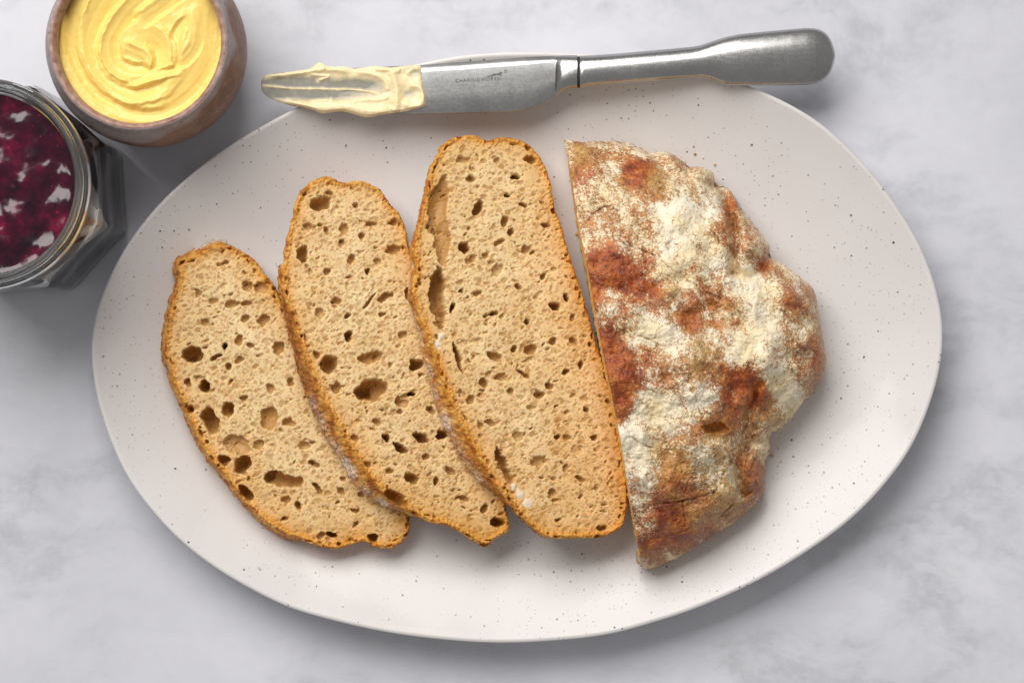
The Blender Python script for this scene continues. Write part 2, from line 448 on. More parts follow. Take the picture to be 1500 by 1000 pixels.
# ------------------------------------------------------------------ plate
PLATE_RIM = 0.0215
PLATE_FLOOR = 0.006
plate_px = [(132, 500), (139, 574), (159, 640), (186, 700), (222, 748), (264, 793), (324, 838), (400, 880), (433, 894), (536, 920), (606, 932),
            (704, 941), (769, 941), (850, 935), (900, 928), (958, 911), (1010, 895), (1110, 851), (1197, 798), (1257, 752), (1301, 704), (1336, 656),
            (1360, 600), (1377, 545), (1383, 490), (1380, 456), (1369, 412), (1353, 368), (1323, 315), (1287, 264), (1239, 212), (1195, 174), (1147, 147),
            (1103, 127), (1040, 107), (960, 90), (880, 80), (800, 76), (740, 76), (690, 79), (650, 85), (616, 92), (560, 107), (500, 128), (431, 158),
            (370, 192), (334, 213), (282, 252), (233, 297), (194, 345), (163, 397), (144, 445)]
def plate():
    n = 288
    ol = spline(plate_px, n)
    for _ in range(10): ol = 0.5 * ol + 0.25 * (np.roll(ol, 1, 0) + np.roll(ol, -1, 0))
    W = PA(ol[:, 0], ol[:, 1], PLATE_RIM)[:, :2]
    tan = np.roll(W, -1, 0) - np.roll(W, 1, 0); tan /= np.linalg.norm(tan, axis=1)[:, None]
    nin = np.stack([-tan[:, 1], tan[:, 0]], -1)
    if ((W.mean(0) - W) * nin).sum() < 0: nin = -nin
    nin_s = nin
    mm = 0.001
    prof = []   # (inward distance, z)
    prof += [(46 * mm, 0.0), (44 * mm, 0.0005), (40 * mm, 0.0045), (30 * mm, 0.0075), (18 * mm, 0.0125), (8 * mm, 0.0178), (2 * mm, 0.0213), (0.5 * mm, 0.0222)]
    for a in np.linspace(-20, 110, 9):
        r = 1.25 * mm
        prof.append((r - r * math.cos(math.radians(a)), PLATE_RIM - r + r * math.sin(math.radians(a))))
    D = 52 * mm
    A = PLATE_RIM - PLATE_FLOOR - 0.0004
    for d in np.linspace(3.0 * mm, D, 40):
        q = (d - 2.4 * mm) / (D - 2.4 * mm)
        prof.append((d, PLATE_FLOOR + A * (1 - q) ** 2.0))
    rings = [np.column_stack([W + nin_s * d, np.full(n, z)]) for d, z in prof]
    last = rings[-1]
    c = last.mean(0)
    for s in (0.8, 0.6, 0.4, 0.2, 0.06):
        rings.append(c + (last - c) * s)
    V = np.vstack(rings)
    # hand-thrown unevenness
    V[:, 2] += 0.00035 * fbm(V[:, 0] * 22, V[:, 1] * 22, 4, 3) * (V[:, 2] > 0.004)
    F = loop_faces(len(rings), n)
    k = len(V); V = np.vstack([V, rings[-1].mean(0)])
    b = (len(rings) - 1) * n; i = np.arange(n)
    fan = np.stack([b + i, b + (i + 1) % n, np.full(n, k), np.full(n, k)], -1)
    me_o = link_mesh('serving_plate', V, F, M_PLATE, origin=(0, 0, 0))
    import bmesh
    bm = bmesh.new(); bm.from_mesh(me_o.data); bm.verts.ensure_lookup_table()
    bm.faces.new([bm.verts[b + j] for j in range(n)])
    bmesh.ops.recalc_face_normals(bm, faces=bm.faces[:])
    for f in bm.faces: f.smooth = True
    bm.to_mesh(me_o.data); bm.free()
    tag(me_o, 'large oval off-white stoneware plate with fine dark speckles under the bread', 'plate')
plate()

# ------------------------------------------------------------------ bread slices
PAD = 34
def px_grid(poly, pad, h):
    x0, y0 = poly.min(0) - pad; x1, y1 = poly.max(0) + pad
    xs = np.arange(x0, x1, h); ys = np.arange(y0, y1, h)
    X, Y = np.meshgrid(xs, ys)
    return X, Y

def to_outline(X, Y, sd, h):
    '''nearest outline points for the grid points outside, by repeated steps down the distance field'''
    gy, gx = np.gradient(sd, h)
    x0, y0 = X[0, 0], Y[0, 0]; ny, nx = X.shape
    def samp(A, x, y):
        fx = np.clip((x - x0) / h, 0, nx - 1.001); fy = np.clip((y - y0) / h, 0, ny - 1.001)
        i, j = fx.astype(int), fy.astype(int); a, b = fx - i, fy - j
        return (A[j, i] * (1 - a) + A[j, i + 1] * a) * (1 - b) + (A[j + 1, i] * (1 - a) + A[j + 1, i + 1] * a) * b
    bx, by = X.copy(), Y.copy()
    for k in range(6):
        d = np.where(sd < 0, np.minimum(samp(sd, bx, by), 0), 0)
        u, v = samp(gx, bx, by), samp(gy, bx, by); g = np.hypot(u, v) + 1e-3
        st = np.minimum(-d, 14) * (0.8 if k < 5 else 1.0)
        bx = bx + u / g * st; by = by + v / g * st
    u, v = samp(gx, bx, by), samp(gy, bx, by); g = np.hypot(u, v) + 1e-3
    return bx, by, u / g, v / g

def plane_points(X, Y, c0, nrm):
    """where the view lines through photo points (X, Y) meet the slice's cut plane"""
    D = np.stack([(X - 750) * K, (500 - Y) * K, np.full(X.shape, -H)], -1)
    o = np.array([0, 0, H])
    t = ((c0 - o) @ nrm) / (D @ nrm)
    return o + D * t[..., None]

def carve(hf, Xw, Yw, X, Y, h, holes, gshade):
    x0, y0 = X[0, 0], Y[0, 0]
    for (cx, cy, rx, ry, ang, dep) in holes:
        R = max(rx, ry) * 1.5 + 4
        i0, i1 = int((cx - R - x0) / h), int((cx + R - x0) / h) + 2
        j0, j1 = int((cy - R - y0) / h), int((cy + R - y0) / h) + 2
        i0, j0 = max(i0, 0), max(j0, 0)
        if i1 <= i0 or j1 <= j0 or i0 >= X.shape[1] or j0 >= X.shape[0]: continue
        sl = (slice(j0, j1), slice(i0, i1))
        a = math.radians(ang)
        w = min(1.0, 0.35 + 0.09 * min(rx, ry))
        dx = X[sl] + (Xw[sl] - X[sl]) * w - cx; dy = Y[sl] + (Yw[sl] - Y[sl]) * w - cy
        u = (dx * math.cos(a) + dy * math.sin(a)) / rx; v = (-dx * math.sin(a) + dy * math.cos(a)) / ry
        q = u * u + v * v
        d = dep * (1.5 if dep > 4.5 else 1.0) * np.power(np.clip(1 - q, 0, 1), 0.40)
        hf[sl] = np.minimum(hf[sl], np.where(q < 1, -d, 1e9)) if dep > 2.5 else hf[sl] - d
        gshade[sl] = np.maximum(gshade[sl], np.where(q < 1, np.clip(0.12 + dep / 4.5, 0, 1) * sstep(1, 0.75, q), 0))  # deeper holes get more gloss and more painted shade

def worley(X, Y, cell, seed, squash=1.0):
    '''distance to the nearest jittered cell point (in cells) and that cell's random number'''
    gx, gy = X / cell, Y / (cell * squash)
    xi, yi = np.floor(gx).astype(int), np.floor(gy).astype(int)
    rg = np.random.default_rng(seed); JX, JY, JR = rg.random((3, 256))
    best = np.full(X.shape, 9.0); rnd = np.zeros(X.shape)
    for dx in (-1, 0, 1):
        for dy in (-1, 0, 1):
            h = _perm[(_perm[(xi + dx + seed) & 255] + yi + dy) & 255]
            d = np.hypot(xi + dx + JX[h] - gx, yi + dy + JY[h] - gy)
            m = d < best
            best = np.where(m, d, best); rnd = np.where(m, JR[h], rnd)
    return best, rnd

def bread_slice(label, poly_px, c0_px, z0, slope, az, holes, seed, n_small, flare, dark_fn, flour_fn, lumps=(), T=0.0145):
    h = 1.0
    poly = spline(poly_px, 260)
    X, Y = px_grid(poly, PAD, h)
    sd = poly_sd(X, Y, poly)
    sd = sd + 1.5 * fbm(X / 16, Y / 16, seed, 3) + 0.8 * fbm(X / 4, Y / 4, seed + 5, 2)
    gy, gx = np.gradient(sd, h)
    gl_ = np.hypot(gx, gy) + 1e-6
    th, az = math.radians(slope), math.radians(az)
    # rises towards azimuth az (world), so the plane's normal leans the other way
    up = np.array([math.cos(az), math.sin(az), 0])
    nrm = np.array([-math.sin(th) * up[0], -math.sin(th) * up[1], math.cos(th)])
    c0 = P(*c0_px, z0)
    o = np.clip(-sd, 0, None)                       # how far down the side
    bx, by, ux, uy = to_outline(X, Y, sd, h)
    B = plane_points(bx, by, c0, nrm)
    # top face relief in millimetres
    hf = np.zeros(X.shape)
    gloss_shade = np.zeros(X.shape)
    Xw = X + 6.0 * fbm(X / 15, Y / 15, seed + 1, 3); Yw = Y + 6.0 * fbm(X / 15, Y / 15, seed + 2, 3)
    rng = np.random.default_rng(seed)
    (x0, y0), (x1, y1) = poly.min(0), poly.max(0)
    carve(hf, Xw, Yw, X, Y, h, holes, gloss_shade)
    cand = []
    dens = fbm(X / 45, Y / 45, seed + 8, 2)
    nn = 0
    while nn < n_small:
        x, y = rng.uniform(x0, x1), rng.uniform(y0, y1)
        i, j = int((x - X[0, 0]) / h), int((y - Y[0, 0]) / h)
        if sd[j, i] < 5 or rng.random() > 0.72 + 0.9 * dens[j, i]: 
            nn += 0.2; continue
        r = min(8.0, math.exp(rng.normal(0.72, 0.48)))
        if sd[j, i] < 14: r = min(r, 3.2)
        asp = rng.uniform(0.45, 0.95)
        deep = rng.uniform(0.5, 1.0) if rng.random() < 0.28 else rng.uniform(0.12, 0.42)
        cand.append((x, y, r * 1.15, r * asp, rng.normal(-12, 38), min(4.0, r * deep * (0.62 if deep > 0.45 else 0.40) + 0.08))); nn += 1
    nr = 0
    while nr < 90:                              # torn bubbles along the crust
        k = rng.integers(len(poly)); q = poly[k] + rng.normal(0, 7, 2)
        i, j = int((q[0] - X[0, 0]) / h), int((q[1] - Y[0, 0]) / h)
        nr += 0.3
        if not (2.0 < sd[j, i] < 11): continue
        tg = poly[(k + 3) % len(poly)] - poly[k - 3]
        cand.append((q[0], q[1], rng.uniform(2.5, 7), rng.uniform(1.2, 3.0), math.degrees(math.atan2(tg[1], tg[0])) + rng.normal(0, 15), rng.uniform(0.8, 3.2))); nr += 0.7
    carve(hf, Xw, Yw, X, Y, h, cand, gloss_shade)
    for cell, amp, sq in ((7.5, 0.22, 0.75), (5.2, 0.13, 0.75), (12.5, 0.34, 0.7)):
        Xr = Xw * 0.5 + X * 0.5; Yr = Yw * 0.5 + Y * 0.5
        a_ = math.radians(20)
        d_, r_ = worley(Xr * math.cos(a_) - Yr * math.sin(a_), Xr * math.sin(a_) + Yr * math.cos(a_), cell, seed + int(cell * 10), sq)
        rad = 0.16 + 0.30 * r_
        q_ = np.clip(1 - (d_ / rad) ** 2, 0, 1)
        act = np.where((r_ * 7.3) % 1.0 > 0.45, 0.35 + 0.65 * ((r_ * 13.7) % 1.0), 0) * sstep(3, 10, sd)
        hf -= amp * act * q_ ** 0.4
        gloss_shade = np.maximum(gloss_shade, 0.95 * act * sstep(0, 0.3, q_))  # shallow foam cells carry the same gloss and painted shade
    hf += 0.05 * fbm(X / 6, Y / 6, seed + 11, 3) + 0.03 * perlin(X / 2.3, Y / 2.3, seed + 12) + 0.7 * fbm(X / 40, Y / 40, seed + 13, 2)
    # the rim of the face: crust stands a little proud then rounds over
    inn = np.clip(sd, 0, None)
    hf += 0.6 * np.exp(-((inn - 4) / 3.0) ** 2) - 0.8 * np.exp(-inn / 1.5)
    hf += sstep(12, 6, inn) * (0.55 * perlin(X / 3.4, Y / 3.4, seed + 15) + 0.8 * fbm(X / 8, Y / 8, seed + 16, 2))
    flour = np.zeros(X.shape)
    for (lx, ly, lr, la) in lumps:
        d = np.hypot(Xw - lx, (Yw - ly) * 0.8) / lr
        m = np.clip(1 - d * d, 0, 1)
        hf = hf * (1 - m) + m * la; flour = np.maximum(flour, sstep(0.0, 0.35, m))
    dn = np.where(sd > 0, hf * 0.001, -0.0012)
    # side
    f_o = np.clip(o / (PAD - 3), 0, 1)
    outward = -np.stack([ux, -uy, np.zeros_like(gx)], -1)
    fl = flare(bx, by)
    side_n = (0.35 + 0.65 * sstep(790, 760, by)) * 0.0011 * fbm(bx / 9, by / 9 + o / 9, seed + 21, 4) + 0.0005 * perlin(bx / 3, by / 3 + o / 3, seed + 22)
    off = np.where(sd > 0, 0, fl * 0.0075 * np.sin(f_o * 1.9) + side_n * np.minimum(1, o / 3) - 0.0035 * sstep(0.6, 1.0, f_o) - (1 - np.clip(fl * 2.5, 0, 1)) * 0.0018 * f_o)
    V = B + nrm * dn[..., None] - nrm * (f_o * T)[..., None] + outward * off[..., None]
    V[..., 2] = np.maximum(V[..., 2], PLATE_FLOOR + 0.0004)
    # parts
    ny, nx = X.shape
    cs = 0.25 * (sd[:-1, :-1] + sd[1:, :-1] + sd[:-1, 1:] + sd[1:, 1:])
    lim = 3.6 + (3.6 * fbm(X / 11, Y / 11, seed + 30, 3) + 1.5 * perlin(X / 3.5, Y / 3.5, seed + 31))[:-1, :-1]
    base = P(*c0_px, PLATE_FLOOR)
    root = thing('bread_slice', label, 'bread slice', base, 'slices cut from the loaf')
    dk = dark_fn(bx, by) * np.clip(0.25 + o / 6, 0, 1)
    fr = flour_fn(bx, by) * np.clip((o - 3) / 8, 0, 1)
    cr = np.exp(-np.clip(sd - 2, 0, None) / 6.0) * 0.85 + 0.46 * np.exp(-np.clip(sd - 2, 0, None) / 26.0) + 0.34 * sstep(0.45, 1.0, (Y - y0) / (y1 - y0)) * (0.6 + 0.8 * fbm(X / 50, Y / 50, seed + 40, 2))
    for nm, mk, mat in (('crumb', cs > lim, M_CRUMB), ('crust', (cs <= lim) & (cs > -(PAD - 3)), M_SCRUST)):
        F, used = grid_faces(mk, nx, ny)
        F = F[:, ::-1]
        at = {'crust': np.clip(cr, 0, 1).ravel()[used], 'gloss_shade': gloss_shade.ravel()[used], 'flour': flour.ravel()[used]} if nm == 'crumb' else \
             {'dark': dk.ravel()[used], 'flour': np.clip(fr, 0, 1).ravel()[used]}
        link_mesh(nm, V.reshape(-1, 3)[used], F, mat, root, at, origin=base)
    return root

S1 = [(320, 357), (342, 362), (367, 377), (387, 399), (404, 424), (430, 470), (470, 540), (520, 620), (565, 690), (592, 735), (600, 761), (595, 786), (580, 800), (558, 803), (534, 794),
      (519, 796), (490, 804), (465, 799), (436, 788), (416, 782), (392, 767), (368, 745), (346, 720), (327, 694), (304, 666), (287, 634), (275, 609),
      (261, 577), (251, 553), (249, 536), (241, 524), (242, 497), (245, 472), (252, 440), (259, 423), (262, 404), (258, 392), (266, 380), (294, 367), (308, 359)]
H1 = [(282, 519, 16, 13, 0, 7.5), (300, 565, 9, 10, 0, 7), (276, 560, 6, 7, 0, 4), (308, 617, 11, 21, -20, 7.5), (334, 600, 9, 10, 0, 5), (347, 651, 21, 14, 20, 3.2),
      (355, 680, 12, 15, 15, 7.5), (416, 703, 29, 10, 8, 5.0), (396, 697, 11, 8, -40, 6), (360, 722, 13, 8, 40, 6.5), (394, 612, 13, 17, 10, 4), (408, 511, 9, 11, 0, 4), (362, 418, 8, 6, -20, 3.4),
      (382, 423, 11, 9, -30, 3.2), (340, 445, 12, 5, -8, 3.2), (360, 444, 9, 4, -10, 3.2), (385, 469, 8, 9, 0, 3.6), (350, 499, 6, 9, 15, 3.6), (329, 507, 5, 5, 0, 5), (335, 536, 5, 6, 20, 4),
      (360, 466, 6, 6, 0, 3.2), (352, 528, 8, 5, -20, 3), (356, 583, 6, 5, 0, 3), (423, 619, 10, 6, 15, 3.5), (460, 680, 9, 4, 20, 3.5), (465, 715, 4, 10, -35, 4.2), (279, 600, 5, 7, 0, 4.5),
      (328, 673, 10, 8, 40, 5), (485, 783, 9, 5, 20, 5), (546, 788, 8, 5, 20, 5), (300, 472, 7, 5, -10, 2.8), (330, 384, 6, 4, 0, 2.8), (446, 652, 9, 6, 20, 2.8), (420, 732, 8, 6, 0, 3), (437, 740, 5, 6, 0, 4),
      (500, 720, 8, 5, 30, 3), (520, 748, 7, 4, 10, 3), (395, 570, 7, 8, 0, 3), (380, 650, 9, 6, 10, 3), (425, 560, 6, 7, 0, 3.4), (312, 440, 7, 5, 0, 2.6), (290, 430, 6, 7, 0, 2.6)]
S2 = [(477, 258), (500, 266), (529, 265), (555, 275), (570, 295), (587, 315), (596, 338), (600, 362), (622, 425), (655, 510), (690, 605), (728, 700), (746, 762), (744, 778), (723, 791), (712, 800),
      (699, 795), (676, 780), (650, 768), (628, 764), (604, 752), (577, 735), (545, 704), (516, 660), (489, 615), (467, 572), (449, 530), (433, 484),
      (420, 443), (415, 414), (416, 382), (420, 350), (428, 321), (434, 292), (450, 270)]
H2 = [(469, 298, 16, 11, -15, 5.5), (443, 373, 9, 14, 0, 5), (484, 533, 12, 14, 15, 6.5), (542, 523, 19, 9, -12, 4.5), (545, 570, 25, 17, -15, 6.5), (537, 573, 14, 11, 0, 9.5), (609, 534, 11, 9, 0, 6),
      (603, 578, 5, 5, 0, 7), (587, 588, 11, 7, 35, 3.6), (511, 491, 6, 8, 20, 5), (565, 434, 12, 7, -28, 4), (542, 440, 16, 2.6, -52, 3.2), (493, 440, 9, 4, -5, 3.4), (480, 397, 7, 5, 0, 3.2), (514, 379, 6, 6, 0, 3.4),
      (544, 327, 8, 4, 0, 3.4), (576, 365, 11, 7, -20, 4), (539, 397, 4, 6, 10, 4), (616, 640, 15, 7, 25, 6), (647, 636, 9, 7, 0, 6), (587, 655, 14, 6, 32, 6), (565, 640, 8, 5, 30, 5.5), (603, 701, 12, 8, 20, 5),
      (581, 729, 20, 9, 33, 6.5), (638, 704, 5, 7, 0, 4), (709, 745, 6, 7, 0, 4), (729, 764, 10, 7, 0, 6.5), (493, 568, 6, 7, 0, 4), (597, 430, 5, 9, 0, 4), (520, 300, 6, 5, 0, 3), (505, 335, 6, 7, 30, 3),
      (500, 356, 5, 5, 0, 3), (450, 330, 7, 5, 0, 3), (530, 345, 5, 4, 0, 3.4), (575, 325, 8, 5, -30, 3.4), (552, 617, 8, 5, 20, 3), (632, 600, 9, 5, 30, 3.4), (640, 560, 6, 6, 0, 3.4), (520, 640, 7, 5, 20, 3),
      (572, 690, 7, 5, 10, 3), (660, 690, 8, 5, 30, 3.4), (680, 730, 9, 5, 20, 3.4), (540, 680, 6, 5, 30, 3), (470, 460, 8, 9, 0, 2.7), (560, 460, 5, 4, 0, 3), (590, 490, 7, 5, 0, 2.8), (625, 668, 6, 5, 0, 3.2)]
S3 = [(652, 208), (671, 200), (694, 198), (715, 205), (735, 201), (763, 205), (782, 218), (797, 240), (807, 265), (811, 297), (823, 331), (832, 363), (848, 413), (864, 464), (876, 508), (892, 558),
      (901, 596), (908, 640), (916, 684), (920, 728), (916, 760), (905, 776), (882, 786), (845, 788), (801, 787), (777, 770), (750, 742), (727, 711),
      (704, 678), (684, 640), (664, 600), (648, 556), (635, 518), (622, 482), (611, 450), (603, 428), (609, 394), (606, 363), (611, 331), (619, 300), (627, 262), (633, 240), (643, 222)]
H3 = [(643, 300, 14, 46, 12, 4.4), (648, 350, 12, 40, 0, 4.0), (641, 425, 12, 36, 4, 8.0), (646, 460, 8, 22, 0, 6), (662, 451, 4, 8, 25, 5), (671, 525, 3.4, 26, -16, 5), (738, 681, 8, 29, -22, 5.5), (680, 362, 8, 8, 0, 6), (701, 303, 6, 12, 22, 5),
      (739, 324, 6, 9, 20, 4.5), (750, 340, 6, 6, 0, 4.5), (777, 512, 10, 8, 0, 4.5), (726, 522, 13, 5, 12, 4), (813, 448, 8, 6, 20, 5), (830, 435, 4, 7, -20, 5), (766, 547, 11, 3, 32, 4.5), (804, 565, 8, 5, 20, 4),
      (791, 578, 9, 6, 20, 4), (709, 560, 6, 6, 0, 4), (753, 511, 5, 5, 0, 4), (788, 675, 13, 8, 0, 2.8), (756, 259, 7, 4, 0, 5), (744, 287, 6, 4, 0, 5), (766, 300, 8, 3, 15, 4.5), (778, 234, 7, 6, 0, 4.5),
      (678, 234, 11, 5, -10, 2.5), (724, 459, 7, 4, -15, 3.5), (852, 533, 4, 6, 0, 4.5), (882, 773, 7, 5, 0, 4), (731, 355, 9, 5, -20, 3), (690, 380, 9, 6, -30, 2.8), (770, 365, 8, 5, -20, 3.2), (728, 395, 8, 10, 30, 2.6),
      (760, 420, 6, 5, 0, 3.8), (700, 430, 6, 4, 0, 3), (735, 552, 10, 6, 0, 3), (748, 572, 6, 6, 0, 3), (815, 640, 6, 4, 0, 4), (830, 545, 5, 4, 0, 4), (810, 500, 6, 6, 0, 3.6), (840, 500, 6, 5, 0, 3.6), (795, 405, 5, 5, 0, 3.2),
      (772, 470, 5, 4, 0, 4), (718, 620, 8, 5, 10, 3), (760, 640, 9, 6, 20, 2.6), (832, 640, 8, 5, 15, 2.6), (850, 700, 8, 4, 20, 3.4), (810, 720, 7, 5, 10, 3.2), (690, 585, 6, 7, 0, 3.2), (800, 330, 8, 4, 0, 3.6), (860, 600, 5, 5, 0, 3.6), (872, 640, 5, 5, 0, 3.8)]

def lin(a, b): return lambda x, y: sstep(a, b, y)
bread_slice('leftmost and smallest bread slice, lying lowest with open holes along its left crust', S1, (400, 600), 0.0218, 4.5, 200, H1, 101, 800,
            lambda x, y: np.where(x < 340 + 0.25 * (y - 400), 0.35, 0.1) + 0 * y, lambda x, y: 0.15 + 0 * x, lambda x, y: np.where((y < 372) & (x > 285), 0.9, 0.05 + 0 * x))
bread_slice('middle bread slice leaning on the leftmost slice, one large dark hole at its centre', S2, (560, 540), 0.0292, 13.5, 207, H2, 202, 1080,
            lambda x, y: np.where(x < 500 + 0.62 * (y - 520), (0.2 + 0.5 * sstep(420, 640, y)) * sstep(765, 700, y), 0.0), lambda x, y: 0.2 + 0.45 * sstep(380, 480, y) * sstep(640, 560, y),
            lambda x, y: 0.72 * sstep(520, 620, y) * sstep(750, 715, y) * (x < 520 + 0.62 * (y - 520)) * (0.75 + 0.9 * fbm(x / 22, y / 22, 7, 2)) + 0.35 * sstep(300, 380, y) * (x > 560))
bread_slice('tallest bread slice beside the cut loaf, a long cavity down its upper left crust', S3, (760, 500), 0.0303, 14, 205, H3, 303, 1350,
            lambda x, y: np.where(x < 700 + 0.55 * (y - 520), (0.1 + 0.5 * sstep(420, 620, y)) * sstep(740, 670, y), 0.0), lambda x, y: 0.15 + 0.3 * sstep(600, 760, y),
            lambda x, y: (0.45 + 0.25 * sstep(430, 600, y)) * (0.75 + 0.9 * fbm(x / 22, y / 22, 9, 2)) * sstep(735, 680, y) * (x < 700 + 0.55 * (y - 520)) + 0.5 * (y > 780) * (x > 830),
            lumps=[(642, 503, 7, 0.3), (648, 492, 4, 0.3), (762, 722, 6, 0.4), (772, 736, 6, 0.4), (752, 712, 5, 0.2)])

# ------------------------------------------------------------------ the cut loaf
LO = [(831, 203), (853, 209), (882, 210), (915, 210), (939, 219), (954, 227), (975, 225), (995, 234), (1011, 247), (1028, 246), (1043, 256), (1047, 274), (1064, 277), (1076, 291), (1087, 312),
      (1107, 335), (1125, 361), (1127, 378), (1147, 390), (1173, 409), (1188, 421), (1194, 441), (1198, 470), (1204, 494), (1208, 520), (1206, 548), (1192, 569), (1172, 591), (1153, 616), (1135, 630),
      (1127, 637), (1126, 657), (1120, 676), (1118, 702), (1117, 720), (1101, 742), (1079, 759), (1057, 775), (1035, 787), (1013, 802), (990, 815), (968, 826), (948, 831), (938, 824)]
CUT = [(938, 824), (929, 768), (919, 709), (911, 657), (902, 609), (888, 540), (876, 480), (860, 390), (847, 328), (839, 272), (833, 236), (826, 206), (831, 203)]
def loaf():
    h = 1.0
    crust_line = smooth_line(LO, 500)
    cut_line = smooth_line(CUT, 200)
    poly = np.vstack([crust_line, cut_line[1:-1]])
    keep = [0]
    for i in range(1, len(poly)):
        if np.hypot(*(poly[i] - poly[keep[-1]])) > 2.2: keep.append(i)
    poly = poly[keep]
    X, Y = px_grid(poly, PAD, h)
    sd = poly_sd(X, Y, poly)
    dcut, _, pcut = line_dist(X, Y, cut_line[::4])
    dcr, _, _ = line_dist(X, Y, crust_line[::5])
    near_cut = sstep(2, 12, dcr - dcut)
    sd = sd + (1.6 * fbm(X / 14, Y / 14, 51, 3) + 0.7 * fbm(X / 5, Y / 5, 52, 2)) * (1 - 0.8 * near_cut)
    gy, gx = np.gradient(sd, h); g = np.hypot(gx, gy) + 1e-6
    o = np.clip(-sd, 0, None)
    bx, by, ux, uy = to_outline(X, Y, sd, h)
    tipf = sstep(14, 34, np.hypot(bx - 829, by - 204))
    # pillow height: Poisson solve, free along the cut, zero along the crust outline
    st = 5
    Xc, Yc = X[::st, ::st], Y[::st, ::st]
    sdc = sd[::st, ::st]; inside = sdc > 0
    cutside = (~inside) & (dcut[::st, ::st] < dcr[::st, ::st])
    u = np.zeros(Xc.shape)
    for it in range(2500):
        def nb(dx, dy):
            v = np.roll(np.roll(u, dx, 1), dy, 0); m = np.roll(np.roll(cutside, dx, 1), dy, 0)
            return np.where(m, u, v)
        u = np.where(inside, 0.25 * (nb(1, 0) + nb(-1, 0) + nb(0, 1) + nb(0, -1) + 1.0), 0)
    # extend over the cut side so that interpolation does not drop there
    w = inside.astype(float); ue = u.copy()
    for it in range(6):
        s = sum(np.roll(ue * w, sft, ax) for sft in (1, -1) for ax in (0, 1)); c = sum(np.roll(w, sft, ax) for sft in (1, -1) for ax in (0, 1))
        fill = (w == 0) & (c > 0) & cutside
        ue = np.where(fill, s / np.maximum(c, 1), ue); w = np.where(fill, 1.0, w)
    fi = (np.arange(X.shape[1]) / st); fj = (np.arange(X.shape[0]) / st)
    i0 = np.minimum(fi.astype(int), Xc.shape[1] - 2); j0 = np.minimum(fj.astype(int), Xc.shape[0] - 2)
    a = np.clip(fi - i0, 0, 1)[None]; b = np.clip(fj - j0, 0, 1)[:, None]
    J, I = np.ix_(j0, i0)
    up = (ue[J, I] * (1 - a) + ue[J, I + 1] * a) * (1 - b) + (ue[J + 1, I] * (1 - a) + ue[J + 1, I + 1] * a) * b
    up = up / up.max()
    soft = np.minimum(1, np.clip(dcr, 0, None) / 9.0)
    dome = np.power(np.clip(up, 0, 1), 0.52)
    hm = 13.0 + 39.0 * dome          # millimetres above the plate floor
    # lumps, folds, cracks
    hm = hm + (5.2 * fbm(X / 75, Y / 75, 61, 3) + 1.5 * fbm(X / 26, Y / 26, 62, 3)) * (0.35 + 0.65 * soft)
    Xw = X + 5 * fbm(X / 18, Y / 18, 63, 3); Yw = Y + 5 * fbm(X / 18, Y / 18, 64, 3)
    for (cx, cy, r, am) in [(1030, 256, 15, 5), (985, 238, 18, 3.5), (1010, 252, 10, -3), (1150, 428, 32, 6), (1188, 500, 26, 5), (1098, 350, 20, 3.5), (1108, 385, 14, -5), (1060, 330, 22, 4), (995, 318, 30, 3),
                            (1104, 702, 18, 4.5), (1086, 655, 14, -3), (1000, 560, 40, 3.5), (1040, 512, 26, 2.5), (1120, 520, 32, 3), (985, 426, 10, 2.2), (940, 248, 22, 2), (1140, 600, 18, -2.5), (1062, 728, 22, 3), (1018, 758, 20, 2.5),
                            (1020, 655, 28, 2.5), (940, 700, 24, 2), (905, 545, 20, 1.5), (1045, 470, 18, -2), (1075, 560, 20, -2)]:
        hm = hm + am * np.exp(-((Xw - cx) ** 2 + (Yw - cy) ** 2) / (r * r))
    for pts, dep, wd in [([(1060, 280), (1072, 315), (1078, 350), (1074, 398)], 8.0, 7), ([(1074, 398), (1100, 405), (1126, 380)], 6, 7), ([(1126, 640), (1096, 655), (1080, 690), (1088, 720)], 7.0, 7),
                         ([(1112, 560), (1098, 610), (1090, 650)], 5.0, 8), ([(1150, 575), (1120, 600), (1100, 640)], 2.2, 6), ([(960, 230), (978, 252), (1006, 262), (1042, 272)], 3.0, 7),
                         ([(862, 420), (930, 430), (1000, 410), (1060, 440)], 1.4, 10), ([(1010, 460), (1045, 452), (1090, 470)], 1.2, 8)]:
        d, _, _ = line_dist(Xw, Yw, smooth_line(pts, 24))
        hm = hm - dep * np.exp(-(d / wd) ** 2)
    crack = np.zeros(X.shape)
    Xk = X + 3.0 * fbm(X / 8, Y / 8, 71, 3); Yk = Y + 3.0 * fbm(X / 8, Y / 8, 72, 3)
